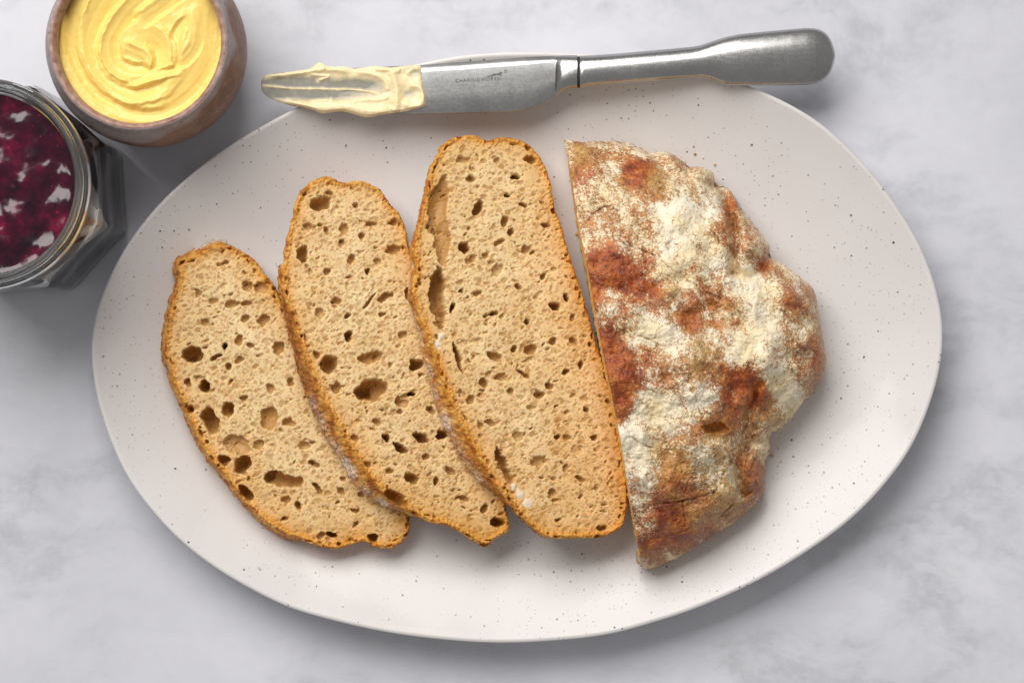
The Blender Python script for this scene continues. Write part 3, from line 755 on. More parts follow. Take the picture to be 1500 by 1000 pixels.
    for pts, dep, wd in [([(858, 328), (872, 311), (890, 303), (912, 312)], 1.2, 1.6), ([(915, 484), (945, 495), (976, 511)], 1.3, 1.6), ([(922, 639), (950, 654), (990, 661)], 1.2, 1.6),
                         ([(931, 746), (972, 737), (1013, 731), (1050, 717), (1061, 691), (1072, 657)], 1.5, 1.9), ([(1020, 587), (1031, 617)], 1.6, 1.8), ([(1143, 454), (1166, 470), (1180, 478)], 1.6, 1.9),
                         ([(1044, 319), (1064, 342)], 1.0, 1.4), ([(1095, 440), (1104, 455)], 1.2, 1.4), ([(1076, 320), (1081, 352), (1074, 392)], 1.2, 2.0), ([(985, 395), (1040, 430), (1085, 446)], 0.9, 1.5),
                         ([(900, 352), (955, 372), (990, 400)], 0.8, 1.3), ([(1010, 700), (1000, 735), (1004, 770)], 1.0, 1.5), ([(1050, 760), (1085, 730), (1106, 715)], 1.0, 1.6), ([(950, 790), (985, 782), (1020, 770)], 0.9, 1.4),
                         ([(1100, 610), (1080, 650), (1066, 690)], 1.3, 2.0), ([(1110, 620), (1096, 660), (1090, 700)], 1.0, 1.7), ([(1115, 625), (1108, 665), (1098, 690)], 0.9, 1.5), ([(1155, 500), (1180, 512), (1200, 516)], 0.9, 1.5), ([(930, 560), (965, 575), (1000, 562)], 0.7, 1.3)]:
        d, _, t = line_dist(Xk, Yk, smooth_line(pts, 24))
        m = np.exp(-(d / (wd * 0.75)) ** 2) * np.clip(0.55 + 1.3 * fbm(X / 13, Y / 13, 79, 2), 0.1, 1) * np.sin(np.pi * np.clip(t, 0.06, 0.94)) ** 0.4
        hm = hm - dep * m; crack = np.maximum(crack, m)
    # net of fine surface cracks
    cn = np.abs(fbm(Xk / 21, Yk / 21, 75, 2)); cm = np.exp(-(cn / 0.03) ** 2) * sstep(-0.1, 0.3, fbm(X / 55, Y / 55, 77, 2)) * np.clip(0.5 + 1.5 * fbm(X / 12, Y / 12, 78, 2), 0, 1)
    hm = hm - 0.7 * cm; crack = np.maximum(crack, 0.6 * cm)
    # torn hole
    d = np.hypot((Xw - 1048) / 19, (Yw - 627) / 8); m = np.clip(1 - d * d, 0, 1) ** 0.6
    hm = hm - 6 * m
    hm = hm + 0.42 * fbm(X / 7, Y / 7, 81, 3) + 0.16 * perlin(X / 2.4, Y / 2.4, 83)
    # rim rounding at the cut edge
    edge_drop = 0.9 * np.exp(-np.clip(sd, 0, None) / 1.6)
    hm = hm - edge_drop
    zt = PLATE_FLOOR + hm * 0.001
    B = PA(bx, by, zt)
    f = np.clip(o / (PAD - 3), 0, 1)
    outward = -np.stack([ux, -uy, np.zeros_like(gx)], -1)
    und = 0.0022 * np.sin(f * 2.2) - 0.0065 * f ** 2        # crust side: bulge then tuck under
    cutlean = -0.0008 * f + 0.0008 * np.minimum(1, f * 4) * fbm(by / 8, o / 6, 90, 3) * sstep(215, 245, by) * sstep(815, 780, by)
    off = np.where(sd > 0, 0, tipf * und * (1 - near_cut) + tipf * cutlean * near_cut - (1 - tipf) * 0.0012 * f)
    off = off + np.where(sd > 0, 0, tipf * (0.0010 * fbm(bx / 10, by / 10 + o / 6, 91, 3)) * np.minimum(1, o / 3) * (1 - near_cut))
    V = B + outward * off[..., None]
    V[..., 2] = zt - f * (zt - PLATE_FLOOR - 0.0003)
    # pale flour map: where the photograph shows flour and where the crust is bare
    sa, sb = 0.55 * X + 0.83 * Y, 0.83 * X - 0.55 * Y
    fl = 0.58 + 0.50 * fbm(sa / 95, sb / 34, 101, 4) + 0.34 * fbm(sa / 30, sb / 13, 102, 3)
    for (cx, cy, rx, ry, am) in [(938, 250, 26, 22, -0.95), (925, 262, 22, 20, -0.3), (848, 215, 14, 12, -0.3), (1000, 238, 16, 10, -0.4), (878, 392, 32, 26, -0.85), (915, 405, 36, 22, -0.75), (955, 425, 30, 16, -0.4), (1020, 430, 26, 12, -0.2),
                                 (1002, 465, 18, 16, -0.8), (1045, 445, 22, 12, -0.6), (1046, 474, 22, 10, -0.45), (893, 515, 15, 36, -1.3), (906, 560, 24, 34, -1.3), (899, 600, 20, 20, -1.0), (868, 440, 14, 22, -0.6), (1026, 543, 24, 14, -0.3), (1080, 556, 26, 18, -0.9),
                                 (1108, 584, 22, 22, -0.85), (1062, 600, 22, 24, -0.55), (1050, 628, 24, 12, -1.2), (983, 700, 26, 36, -0.7), (1000, 762, 44, 30, -0.75), (965, 795, 30, 22, -0.55), (1105, 702, 18, 28, -0.85), (1198, 520, 12, 50, -0.7), (1120, 390, 12, 14, -0.5),
                                 (1068, 320, 12, 24, -0.5), (1165, 452, 22, 20, -0.55), (1188, 430, 12, 14, -0.4), (950, 380, 18, 14, -0.4), (1070, 745, 34, 22, -0.4),
                                 (848, 250, 20, 30, -0.55), (900, 226, 26, 11, -0.5), (864, 325, 20, 30, -0.35), (995, 318, 38, 26, 0.75), (880, 272, 36, 30, 0.35), (875, 345, 26, 26, 0.2), (1005, 372, 44, 32, 0.45), (1100, 418, 36, 20, 0.6), (1120, 485, 42, 34, 0.5), (965, 490, 38, 24, 0.5), (1150, 565, 26, 22, 0.6), (1090, 520, 24, 20, 0.4),
                                 (925, 640, 30, 36, 0.5), (945, 690, 24, 26, 0.4), (960, 600, 34, 28, 0.4), (1020, 590, 28, 20, 0.3), (935, 225, 40, 9, 0.5), (985, 245, 14, 8, 0.5), (1115, 645, 12, 18, 0.3)]:
        fl = fl + am * np.exp(-((Xw - cx) / rx) ** 2 - ((Yw - cy) / ry) ** 2)
    fl = np.clip(fl, 0, 1)
    tone = 0.22 + 0.55 * fbm(X / 42, Y / 42, 111, 3)
    for (cx, cy, r, am) in [(985, 425, 14, 0.9), (1026, 522, 26, 0.8), (1140, 620, 26, 0.9), (1040, 680, 34, 0.8), (1066, 730, 28, 0.7), (1018, 758, 20, 0.7), (960, 262, 20, 0.6), (1010, 280, 26, 0.5), (845, 225, 20, 0.6), (960, 660, 40, 0.5), (1180, 470, 24, 0.5), (1040, 640, 12, 0.4),
                            (897, 560, 46, -0.7), (915, 400, 60, -0.6), (938, 246, 22, -0.4), (1085, 565, 34, -0.6), (990, 775, 46, -0.5)]:
        tone = tone + am * np.exp(-((Xw - cx) ** 2 + (Yw - cy) ** 2) / (r * r))
    tone = np.clip(tone + 0.5 * np.clip(o / 18, 0, 1), 0, 1)
    fl = fl * (1 - 0.5 * np.clip(o / 14, 0, 1))
    base = P(990, 520, PLATE_FLOOR)
    root = thing('bread_loaf', 'uncut half of a rustic loaf with flour dusted reddish brown crust', 'bread loaf', base)
    ny, nx = X.shape
    q = lambda A: 0.25 * (A[:-1, :-1] + A[1:, :-1] + A[:-1, 1:] + A[1:, 1:])
    cs, nc = q(sd), q(near_cut)
    iscut = (cs < 0) & (nc > 0.5)
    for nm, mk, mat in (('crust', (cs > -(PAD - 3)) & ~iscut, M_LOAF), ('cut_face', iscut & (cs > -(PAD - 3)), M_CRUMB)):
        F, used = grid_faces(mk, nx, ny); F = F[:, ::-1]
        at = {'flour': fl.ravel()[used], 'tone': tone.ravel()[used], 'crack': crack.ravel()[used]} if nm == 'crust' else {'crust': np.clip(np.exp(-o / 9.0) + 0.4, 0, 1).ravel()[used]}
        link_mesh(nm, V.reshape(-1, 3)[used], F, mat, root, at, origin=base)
loaf()

# ------------------------------------------------------------------ stroke-built soft surfaces (butter)
def strokes_height(X, Y, strokes, h0):
    h = h0.copy()
    for (pts, wd, lift, tilt, lip) in strokes:
        ln = smooth_line(pts, 40)
        d, s, t = line_dist(X, Y, ln)
        u = d * s / wd                     # -1 .. 1 across the stroke
        end = sstep(0.0, 0.22, t) * sstep(1.0, 0.78, t)
        ww = np.abs(u) + 0.10 * fbm(X / 14, Y / 14, wd, 2)
        m = sstep(1.05, 0.60, ww) * end
        prof = lift + tilt * u - 0.35 * abs(tilt) * (1 - u * u) + 0.07 * np.sin(u * 9 + 3 * t) + 0.13 * perlin(u * 4 + wd, t * 2.0, 31) + 0.03 * perlin(u * 12, t * 5, 32)
        h = h * (1 - m) + m * prof
        h = h + lip * np.exp(-((ww - 1.0) / 0.13) ** 2) * end * np.where(s * np.sign(tilt) > 0, 1.0, 0.25)
    return h

# ------------------------------------------------------------------ stoneware pot + butter
POT = (240, 90)
def pot():
    base = P(POT[0], POT[1], 0)
    mm = 0.001
    # (radius mm, z mm, shoulder, lip)
    prof = [(0, 0.3), (20, 0.3), (24, 0.0), (27, 1.0), (31, 6), (35.0, 14), (37.9, 24), (39.5, 34), (40.0, 42), (39.6, 49), (38.4, 54.5), (37.0, 58.6), (36.2, 61.2), (35.8, 63.0), (35.1, 64.0), (34.3, 64.3), (33.5, 64.0), (32.9, 63.2), (32.5, 61.5), (32.4, 58), (33.5, 50), (34, 40), (30, 25), (0, 22)]
    # densify
    pr = []
    for (a, b) in zip(prof[:-1], prof[1:]):
        for t in np.linspace(0, 1, 5, endpoint=False): pr.append((a[0] + (b[0] - a[0]) * t, a[1] + (b[1] - a[1]) * t))
    pr.append(prof[-1]); pr = np.array(pr)
    for _ in range(2): pr[1:-1] = 0.5 * pr[1:-1] + 0.25 * (pr[2:] + pr[:-2])
    n = 160; th = np.linspace(0, 2 * np.pi, n, endpoint=False)
    V = []; A = []; L = []
    for r, z in pr:
        rr = r * (1 + 0.006 * perlin(np.cos(th) * 1.5 + z / 14, np.sin(th) * 1.5, 5)) + 0.12 * np.sin(z * 2.1) * (z > 8)
        V.append(np.stack([rr * np.cos(th), rr * np.sin(th), np.full(n, z)], -1) * mm)
        A.append(sstep(42, 55, z + 9 * perlin(np.cos(th) * 2, np.sin(th) * 2, 9) - 8 * np.cos(th - math.radians(150)) * -1.3))
        L.append(np.full(n, 1.0 if (r < 34.9 and z > 55) else 0.0))
    V = np.vstack(V)
    F = loop_faces(len(pr), n)
    o = link_mesh('stoneware_pot', V, F, M_POT, None, {'shoulder': np.concatenate(A), 'lip': np.concatenate(L)})
    o.location = base
    tag(o, 'round brown and grey stoneware pot holding the yellow butter', 'pot')
    # butter
    zb = 0.0565
    h = 0.8
    X, Y = np.meshgrid(np.arange(-38, 38, 0.28), np.arange(-38, 38, 0.28))     # mm in the pot
    # photo-space copies used to lay the swirls (image y runs down)
    cx, cy = 205, 60
    s = K * (H - zb) / H * 1000
    Xp = cx + X / s; Yp = cy - Y / s
    r = np.hypot(X, Y)
    h0 = 0.5 * fbm(Xp / 40, Yp / 40, 3, 3) + 0.6 * ((r / 33) ** 2)
    cv = lambda L: [(x / 2.2727, y / 2.2727) for x, y in L]
    st = [(cv([(215, 60), (225, 170), (280, 290), (400, 380), (540, 390), (660, 310), (715, 180)]), 20, 0.2, 1.6, 0.5),
          (cv([(700, -40), (690, 80), (670, 200), (590, 300), (480, 345)]), 26, -0.3, 1.8, 0.45),
          (cv([(250, -60), (245, 60), (262, 170), (330, 280), (420, 330)]), 20, -0.2, -2.0, 0.7),
          (cv([(420, -80), (345, 10), (305, 120), (335, 220), (420, 285), (520, 270), (575, 200)]), 22, -0.6, 2.2, 0.9),
          (cv([(640, 60), (600, 90), (582, 150), (600, 195), (640, 150), (645, 95)]), 13, 0.2, -1.4, 0.6),
          (cv([(560, -60), (470, -10), (400, 60), (360, 140), (380, 210), (450, 240), (520, 215), (535, 150), (490, 105), (420, 120)]), 19, -0.1, 2.4, 0.9),
          (cv([(600, -40), (520, 20), (450, 70)]), 16, 0.3, 1.5, 0.6),
          (cv([(410, 265), (450, 268), (500, 250), (560, 232), (610, 225)]), 8, 0.6, 1.4, 0.8),
          (cv([(400, 150), (440, 165), (480, 190), (470, 215)]), 14, 0.5, -1.4, 0.5)]
    hh = strokes_height(Xp, Yp, st, h0) + 0.15 * fbm(Xp / 12, Yp / 12, 8, 3)
    hh -= 2.0 * np.exp(-np.clip(33.0 - r, 0, None) / 1.2) * 0.6
    V = np.stack([X, Y, hh * 1.15], -1) * mm
    V[..., 2] += 0.0
    ny, nx = X.shape
    rc = 0.25 * (r[:-1, :-1] + r[1:, :-1] + r[:-1, 1:] + r[1:, 1:])
    F, used = grid_faces(rc < 33.2, nx, ny)
    loc = base + np.array([0, 0, zb])
    o = link_mesh('butter', V.reshape(-1, 3)[used], F, M_BUTTER); o.location = loc
    tag(o, 'soft yellow butter swirled with a knife, filling the stoneware pot', 'butter')
pot()

# ------------------------------------------------------------------ glass jar + jam
JAR = (46, 290)
def jar():
    base = P(JAR[0], JAR[1], 0)
    n = 192; th = np.linspace(0, 2 * np.pi, n, endpoint=False)
    mm = 0.001
    def octo(R, soft):
        a = (th + math.radians(22.5 - 3)) % (math.pi / 4) - math.pi / 8
        r_o = R * math.cos(math.pi / 8) / np.cos(a)
        return r_o * (1 - soft) + R * 0.975 * soft
    outer = [(38.5, 0.0, 0.10, 1), (43.2, 1.4, 0.0, 1), (43.8, 4, 0, 1), (43.8, 20, 0, 1), (43.8, 40, 0, 1), (43.6, 58, 0, 1), (42.4, 64, 0.35, 1), (40.4, 68, 0.9, 1), (38.6, 71, 1, 1), (38.3, 74, 1, 1),
             (39.2, 75.6, 1, 1), (40.5, 77, 1, 1), (41.0, 79, 1, 1), (40.9, 82.5, 1, 1), (40.5, 83.6, 1, 1), (39.9, 83.9, 1, 1), (39.3, 83.4, 1, 1), (38.9, 83.8, 1, 1), (38.7, 85, 1, 1), (38.7, 87.5, 1, 1), (38.3, 89.3, 1, 1), (37.5, 90, 1, 1),
             (36.8, 89.4, 1, 1), (36.1, 88, 1, 1), (35.9, 85, 1, 1), (35.8, 78, 1, 1), (36.4, 72, 1, 1), (39.0, 66, 0.7, 1), (41.0, 60, 0, 1), (41.2, 50, 0, 1), (41.2, 30, 0, 1), (41.0, 12, 0, 1), (39.0, 8.0, 0, 1), (26, 7, 1, 1), (0.5, 6.5, 1, 1)]
    V = []
    for R, z, soft, _ in outer:
        r = octo(R, soft) if soft < 1 else np.full(n, R * 1.0)
        V.append(np.stack([r * np.cos(th), r * np.sin(th), np.full(n, z)], -1) * mm)
    V = np.vstack(V)
    F = loop_faces(len(outer), n)
    o = link_mesh('glass_jar', V, F, M_GLASS, None, {'rim': sstep(0.074, 0.080, V[:, 2])}); o.location = base
    import bmesh
    bm = bmesh.new(); bm.from_mesh(o.data); bm.verts.ensure_lookup_table()
    bm.faces.new([bm.verts[i] for i in range(n)]); bm.faces.new([bm.verts[(len(outer) - 1) * n + i] for i in range(n)])
    bmesh.ops.recalc_face_normals(bm, faces=bm.faces[:])
    bm.normal_update()
    for e in bm.edges:
        if len(e.link_faces) == 2 and e.calc_face_angle(0) > math.radians(28): e.smooth = False
    bm.to_mesh(o.data); bm.free()
    tag(o, 'eight sided clear glass jar with ringed rim beside the pot', 'jar')
    # jam
    zj = 81.0
    X, Y = np.meshgrid(np.arange(-36.2, 36.3, 0.3), np.arange(-36.2, 36.3, 0.3))
    r = np.hypot(X, Y)
    hh = 1.0 * fbm(X / 15, Y / 15, 21, 2) + 0.09 * fbm(X / 4.5, Y / 4.5, 22, 2)
    rng = np.random.default_rng(5)
    for k in range(45):                       # berry lumps under the skin
        a, q = rng.uniform(0, 2 * np.pi), 34 * math.sqrt(rng.random()); R = rng.uniform(1.2, 4.0)
        d2 = ((X - q * math.cos(a)) ** 2 + (Y - q * math.sin(a)) ** 2) / (R * R)
        hh += rng.uniform(0.1, 0.5) * R * 0.2 * np.exp(-d2 * 1.3)
    hh += 0.7 * np.exp(-np.clip(35.0 - r, 0, None) / 1.5)
    V = np.stack([X, Y, zj + hh], -1).reshape(-1, 3)
    ny, nx = X.shape
    rc = 0.25 * (r[:-1, :-1] + r[1:, :-1] + r[:-1, 1:] + r[1:, 1:])
    F, used = grid_faces(rc < 35.0, nx, ny)
    # sides and bottom of the fill
    V1 = V[used]
    ring = [(35.15, zj + 0.6, 1), (36.1, 72, 1), (38.6, 66, 0.7), (40.6, 60, 0), (40.8, 50, 0), (40.8, 30, 0), (40.6, 12.3, 0), (38.6, 8.4, 0), (25.6, 7.5, 1), (0.4, 7.0, 1)]
    V2 = np.vstack([np.stack([rr * np.cos(th), rr * np.sin(th), np.full(n, z)], -1) for rr, z in [((octo(R, sf) if sf < 1 else np.full(n, R)), z) for R, z, sf in ring]])
    F2 = loop_faces(len(ring), n)[:, ::-1] + len(V1)
    o = link_mesh('jam', np.vstack([V1, V2]) * mm, np.vstack([F, F2]), M_JAM); o.location = base
    tag(o, 'glossy dark red berry jam filling the glass jar', 'jam')
jar()

# ------------------------------------------------------------------ knife
ZK = 0.0243
def knife():
    base = P(800, 112, ZK)
    root = thing('butter_knife', 'steel table knife with butter on its blade laid across the plate rim', 'knife', base)
    def loft(name, stations, section, mat, ns=40):
        xs = [s[0] for s in stations]
        # dense along the length
        xx = np.linspace(xs[0], xs[-1], ns)
        T = np.interp(xx, xs, [s[1] for s in stations]); Bm = np.interp(xx, xs, [s[2] for s in stations])
        th = np.interp(xx, xs, [s[3] for s in stations])
        for arr in (T, Bm, th):
            for _ in range(2): arr[1:-1] = 0.5 * arr[1:-1] + 0.25 * (arr[2:] + arr[:-2])
        rings = []
        for x, t, b, w in zip(xx, T, Bm, th):
            pts = section(x)
            y = (t + b) / 2 + (t - b) / 2 * pts[:, 0]
            z = ZK + pts[:, 1] * w
            rings.append(PA(np.full(len(pts), x), y, z))
        m = len(rings[0]); V = np.vstack(rings); F = loop_faces(len(rings), m)[:, ::-1]
        o = link_mesh(name, V, F, mat, root, origin=base)
        import bmesh
        bm = bmesh.new(); bm.from_mesh(o.data); bm.verts.ensure_lookup_table()
        bm.faces.new([bm.verts[i] for i in range(m)]); bm.faces.new([bm.verts[len(V) - m + i] for i in range(m)])
        bmesh.ops.recalc_face_normals(bm, faces=bm.faces[:])
        for f in bm.faces: f.smooth = True
        for e in bm.edges:
            if len(e.link_faces) == 2 and e.calc_face_angle(0) > math.radians(32): e.smooth = False
        bm.to_mesh(o.data); bm.free()
        return o
    # y coordinate +1 = spine (upper edge in the photo), -1 = cutting edge; thickness in metres
    blade_sec = np.array([(-1, 0.0), (-0.97, 0.10), (-0.6, 0.33), (-0.2, 0.45), (0.3, 0.50), (0.72, 0.52), (0.80, 0.49), (0.92, 0.30), (1.0, 0.02), (1.0, -0.3), (0.8, -0.5), (0.0, -0.5), (-0.6, -0.3), (-0.97, -0.08)])
    flat = np.array([(-1, 0.0), (-0.97, 0.12), (-0.6, 0.42), (-0.2, 0.50), (0.3, 0.52), (0.70, 0.52), (0.78, 0.50), (0.90, 0.26), (1.0, -0.05), (1.0, -0.3), (0.8, -0.5), (0.0, -0.5), (-0.6, -0.3), (-0.97, -0.08)])
    st = [(382.5, 120, 124, 0.0012), (384, 115, 130, 0.0014), (388, 111, 138, 0.0016), (395, 108.5, 144, 0.0018), (407, 107, 149, 0.0020), (430, 105.5, 156, 0.0021), (465, 103, 162, 0.0022), (530, 99.5, 167, 0.0023), (610, 96, 168, 0.0025), (676, 91.5, 166.5, 0.0027),
          (744, 86, 164.5, 0.0029), (765, 84.6, 162, 0.0030), (780, 83.6, 158, 0.0031), (792, 83.0, 153, 0.0032), (803, 82.5, 147.5, 0.0033), (812, 82.2, 142, 0.0035), (819, 82, 137.5, 0.0038)]
    loft('blade', st, lambda x: flat, M_BLADE, 150)
    a = np.linspace(0, 2 * np.pi, 40, endpoint=False)
    def sup(e): 
        c, s = np.cos(a), np.sin(a)
        return np.stack([np.sign(c) * np.abs(c) ** e, np.sign(s) * np.abs(s) ** e], -1)
    rnd = sup(0.85)
    st = [(812, 83.5, 141.0, 0.0014), (816, 82.0, 139.5, 0.0026), (822, 81.5, 135.5, 0.0036), (832, 81, 132, 0.0043), (840, 81, 131, 0.0046), (845.5, 81, 130.8, 0.0047)]
    loft('bolster', st, lambda x: rnd, M_HANDLE, 30)
    loft('joint_ring', [(845.4, 83.0, 129, 0.0040), (850, 83.0, 129, 0.0040)], lambda x: rnd, M_GAP, 4)
    st = [(849.5, 82.2, 130.5, 0.0044), (851, 81.8, 130.4, 0.0048), (862, 81.5, 128.5, 0.0049), (900, 79, 124.5, 0.0049), (933, 76, 121.8, 0.0049), (980, 72, 118.3, 0.0048), (1013, 68.8, 115.6, 0.0047), (1027, 66.5, 115.0, 0.0047), (1040, 62, 117.5, 0.0047), (1050, 58.5, 121.5, 0.0047), (1063, 54.5, 125.3, 0.0047),
          (1083, 50.5, 125.8, 0.0047), (1120, 46.5, 125.6, 0.0047), (1160, 43, 125.3, 0.0046), (1183, 41.2, 124.6, 0.0044), (1195, 42.0, 123.0, 0.0042), (1204, 45, 119.8, 0.0038), (1211, 50, 114.5, 0.0033), (1216.5, 57, 107.5, 0.0027), (1220.5, 66, 98.5, 0.0020), (1223, 77, 86, 0.0010)]
    loft('handle', st, lambda x: rnd, M_HANDLE, 190)
    # engraving: small capitals, a leaping animal and a ring mark, flush on the blade
    ztop = ZK + 0.52 * 0.0027 + 0.00012
    def flat_mesh(name, V, F): return link_mesh(name, V, F, M_ETCH, root, origin=base, smooth=False)
    cu = bpy.data.curves.new('lettering', 'FONT'); cu.body = 'CHARINGWORTH'; cu.size = 1.0; cu.space_character = 1.25; cu.extrude = 0.02
    tmp = bpy.data.objects.new('lettering', cu); COL.objects.link(tmp)
    bpy.context.view_layer.update()
    dg = bpy.context.evaluated_depsgraph_get()
    me = bpy.data.meshes.new_from_object(tmp.evaluated_get(dg))
    bpy.data.objects.remove(tmp)
    w = max(v.co.x for v in me.vertices)
    ca, sa = math.cos(math.radians(3.2)), math.sin(math.radians(3.2))
    s = 66 / w
    for v in me.vertices:
        x, y, zz = v.co.x * s, v.co.y * s, v.co.z
        px = 667 + x * ca + y * sa; py = 121.0 - x * sa - y * ca
        q = P(px, py, ztop + 0.0001 * zz / 0.02) - base
        v.co = q
    me.materials.append(M_ETCH)
    lo = bpy.data.objects.new('lettering', me); COL.objects.link(lo); lo.parent = root
    # leaping animal silhouette (photo px)
    an = [(713, 112), (717, 111), (720, 110.2), (722, 108.6), (726, 108), (730, 107.6), (732, 106.6), (733.5, 104.6), (734.4, 106.2), (737, 107.2), (734.6, 108.6), (733.6, 109.6), (736, 111.6), (735.2, 112), (731, 110.6), (727, 110.8), (723, 111.6), (719, 112.4), (715, 112.8)]
    V = np.array([P(x, y, ztop) - base for x, y in an])
    m2 = bpy.data.meshes.new('animal_mark'); m2.from_pydata([tuple(v) for v in V], [], [list(range(len(V)))[::-1]]); m2.materials.append(M_ETCH)
    ao = bpy.data.objects.new('animal_mark', m2); COL.objects.link(ao); ao.parent = root
    t = np.linspace(0, 2 * np.pi, 20, endpoint=False)
    r1 = PA(740.5 + 2.3 * np.cos(t), 105 - 2.3 * np.sin(t), ztop); r2 = PA(740.5 + 1.3 * np.cos(t), 105 - 1.3 * np.sin(t), ztop)
    flat_mesh('ring_mark', np.vstack([r1, r2]), loop_faces(2, 20)[:, ::-1])

    # butter smeared on the blade
    cv = lambda L: [(370 + x / 2.941, 20 + y / 2.941) for x, y in L]
    outl = cv([(38, 300), (62, 266), (130, 255), (240, 240), (270, 222), (290, 212), (330, 228), (400, 230), (440, 238), (520, 228), (590, 233), (640, 228), (720, 225), (728, 265), (735, 310), (748, 360), (740, 400), (700, 412), (640, 425), (590, 430), (540, 440),
               (490, 447), (430, 432), (380, 422), (300, 430), (250, 412), (160, 392), (90, 372), (48, 345)])
    poly = spline(outl, 220)
    h = 0.6
    X, Y = px_grid(poly, 6, h)
    sd = poly_sd(X, Y, poly) + 0.8 * fbm(X / 7, Y / 7, 33, 3)
    u, v = (X - 370) * 2.941, (Y - 20) * 2.941          # local layout coordinates
    uw = u + 14 * fbm(X / 14, Y / 14, 35, 3); vw = v + 10 * fbm(X / 14, Y / 14, 36, 3)
    th = 1.0 + 0.35 * fbm(X / 18, Y / 18, 37, 3)
    bl = lambda cx, cy, rx, ry: np.exp(-((uw - cx) / rx) ** 2 - ((vw - cy) / ry) ** 2)
    film = np.clip(1.4 * bl(48, 310, 55, 45) + 1.2 * bl(160, 300, 150, 38) + 1.1 * bl(340, 325, 190, 38) + 0.9 * bl(470, 305, 90, 26) + 0.9 * bl(120, 345, 90, 22) + 0.9 * bl(250, 360, 150, 15) + 0.85 * bl(690, 250, 40, 22) + 0.75 * bl(672, 340, 28, 26) - 0.1, 0, 1) ** 0.8
    th = th * (1 - 0.9 * film)
    def ridge(pts, hgt, wd):
        d, _, t = line_dist(u, v, smooth_line(pts, 24))
        d = d + 4 * fbm(X / 9, Y / 9, wd, 2)
        return hgt * np.exp(-(d / wd) ** 2) * sstep(0, 0.1, t) * sstep(1, 0.9, t), np.exp(-(d / (wd * 1.1)) ** 2)
    for pts, hg, wd in [([(60, 268), (160, 258), (240, 246), (330, 240), (430, 250)], 1.5, 13), ([(240, 262), (300, 268), (325, 272), (280, 290)], 0.8, 7), ([(45, 310), (160, 322), (300, 325), (460, 330), (540, 345)], 0.55, 5),
                        ([(440, 250), (520, 262), (570, 290), (585, 340)], 1.0, 12), ([(600, 240), (612, 290), (622, 340), (618, 400), (600, 425)], 1.8, 17), ([(150, 385), (280, 405), (400, 400), (500, 420), (600, 415)], 1.4, 18), ([(250, 380), (330, 372), (345, 380)], 0.5, 6),
                        ([(640, 385), (690, 398), (728, 385), (735, 340), (705, 312), (665, 318)], 1.3, 15), ([(520, 238), (600, 240), (640, 245)], 1.1, 12), ([(400, 385), (480, 372), (560, 370), (590, 350)], 0.5, 8), ([(660, 262), (690, 240), (718, 236)], 0.7, 9), ([(270, 224), (292, 218), (320, 232)], 1.2, 11)]:
        r, m = ridge(pts, hg, wd)
        th = th + r; film = film * (1 - 0.9 * m)
    th = th * sstep(-0.5, 4.0, sd) + 0.14
    # the top of the blade under it
    zb = ZK + 0.00125
    V = PA(X, Y, zb + th * 0.00085)
    o_ = np.clip(-sd, 0, None)
    V[..., 2] -= sstep(0, 4, o_) * 0.0028
    gy, gx = np.gradient(sd, h); g = np.hypot(gx, gy) + 1e-6
    bx, by = X + gx / g * o_, Y + gy / g * o_
    Bp = PA(bx, by, V[..., 2]); V[..., :2] = np.where((sd < 0)[..., None], Bp[..., :2], V[..., :2])
    ny, nx = X.shape
    cs = 0.25 * (sd[:-1, :-1] + sd[1:, :-1] + sd[:-1, 1:] + sd[1:, 1:])
    F, used = grid_faces(cs > -4.5, nx, ny)
    loc = P(500, 130, zb)
    o = link_mesh('butter_smear', V.reshape(-1, 3)[used], F[:, ::-1], M_SMEAR, None, {'film': np.clip(film, 0, 1).ravel()[used]}, origin=loc)
    tag(o, 'pale butter scraped thin along the knife blade towards its tip', 'butter')
knife()

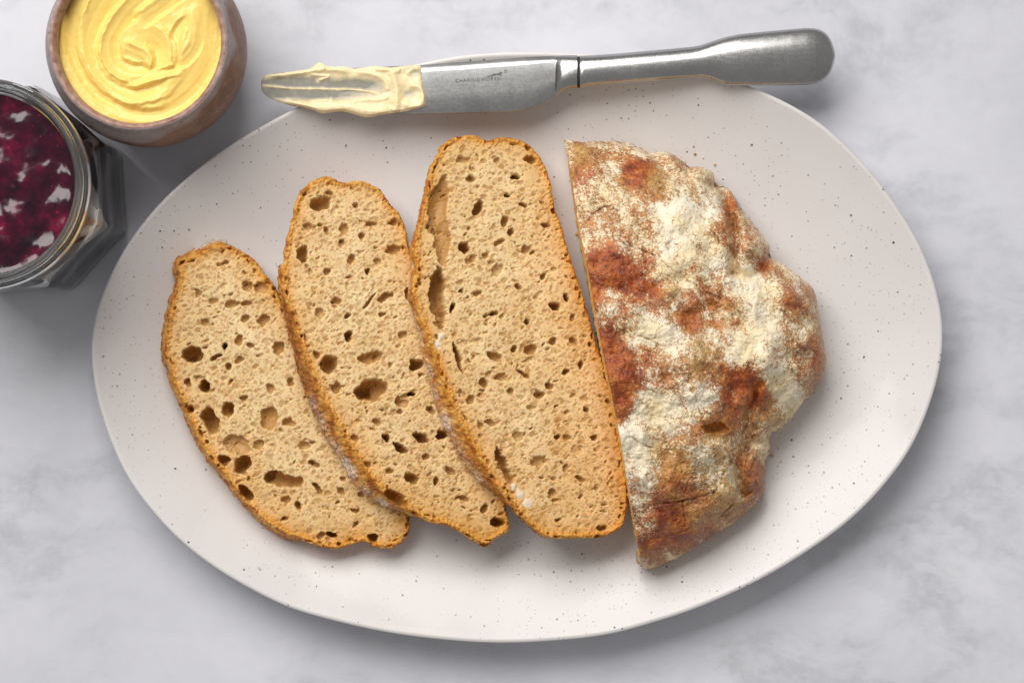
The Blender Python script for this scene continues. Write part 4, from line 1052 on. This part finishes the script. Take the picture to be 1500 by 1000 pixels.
# ------------------------------------------------------------------ crumbs on the plate
def crumbs():
    import bmesh
    mats = [mat_plain('crumb_tan', (0.62, 0.42, 0.20), 0.8), mat_plain('crumb_brown', (0.40, 0.19, 0.06), 0.7), mat_plain('crumb_pale', (0.82, 0.74, 0.60), 0.9)]
    spots = [(1018, 226, 1.8, 1, 'tiny brown crumb on the plate above the loaf, nearer the loaf'), (1047, 241, 1.9, 0, 'tiny tan crumb on the plate right of the nub on the loaf'),
             (1131, 667, 2.6, 0, 'tan crumb on the plate by the notch at the lower right of the loaf'), (873, 486, 2.4, 2, 'pale crumb in the gap between tallest slice and loaf'),
             (773, 818, 2.2, 2, 'pale round crumb on the plate below the tallest slice'), (1232, 583, 1.3, 1, 'speck of brown crust on the plate right of the loaf'),
             (845, 343, 2.2, 0, 'tan crumb on the plate in the gap beside the upper cut edge of the loaf'), (811, 837, 1.3, 1, 'brown crumb on the plate below the gap between slice and loaf'),
             (1016, 215, 1.2, 1, 'tiniest brown crumb on the plate above the loaf')]
    spots += [(1006, 222, 1.1, 1, 'dark crumb leftmost in the loose scatter above the loaf'), (1030, 232, 1.2, 0, 'tan crumb midway between the two larger crumbs above the loaf'),
              (1144, 676, 1.2, 1, 'small brown crumb just below the tan crumb at the loaf notch'), (640, 814, 1.2, 0, 'small tan crumb on the plate below the gap between leftmost and middle slice'),
              (690, 828, 1.1, 2, 'small pale crumb on the plate below the pointed end of the middle slice')]
    for (px, py, r, mi, lab) in spots:
        bm = bmesh.new(); bmesh.ops.create_icosphere(bm, subdivisions=2, radius=r * K)
        sdv = random.random() * 50
        for v in bm.verts:
            k = 1 + 0.5 * float(perlin(np.array([v.co.x / K / 1.2 + sdv]), np.array([v.co.y / K / 1.2 + v.co.z / K]), 3)[0])
            v.co *= k; v.co.z *= 0.8
        me = bpy.data.meshes.new('bread_crumb'); bm.to_mesh(me); bm.free(); me.materials.append(mats[mi])
        o = bpy.data.objects.new('bread_crumb', me); COL.objects.link(o)
        # settle on the plate surface
        dg = bpy.context.evaluated_depsgraph_get()
        p = P(px, py, 0.008)
        hit, loc, *_ = PL.ray_cast(Vector((p[0], p[1], 0.2)), Vector((0, 0, -1)))
        p = P(px, py, (loc.z if hit else PLATE_FLOOR)); hit, loc, *_ = PL.ray_cast(Vector((p[0], p[1], 0.2)), Vector((0, 0, -1)))
        o.location = (p[0], p[1], (loc.z if hit else PLATE_FLOOR) + r * K * 0.6)
        tag(o, lab, 'crumb', 'crumbs fallen on the plate')
bpy.context.view_layer.update()
PL = bpy.data.objects['serving_plate']
crumbs()
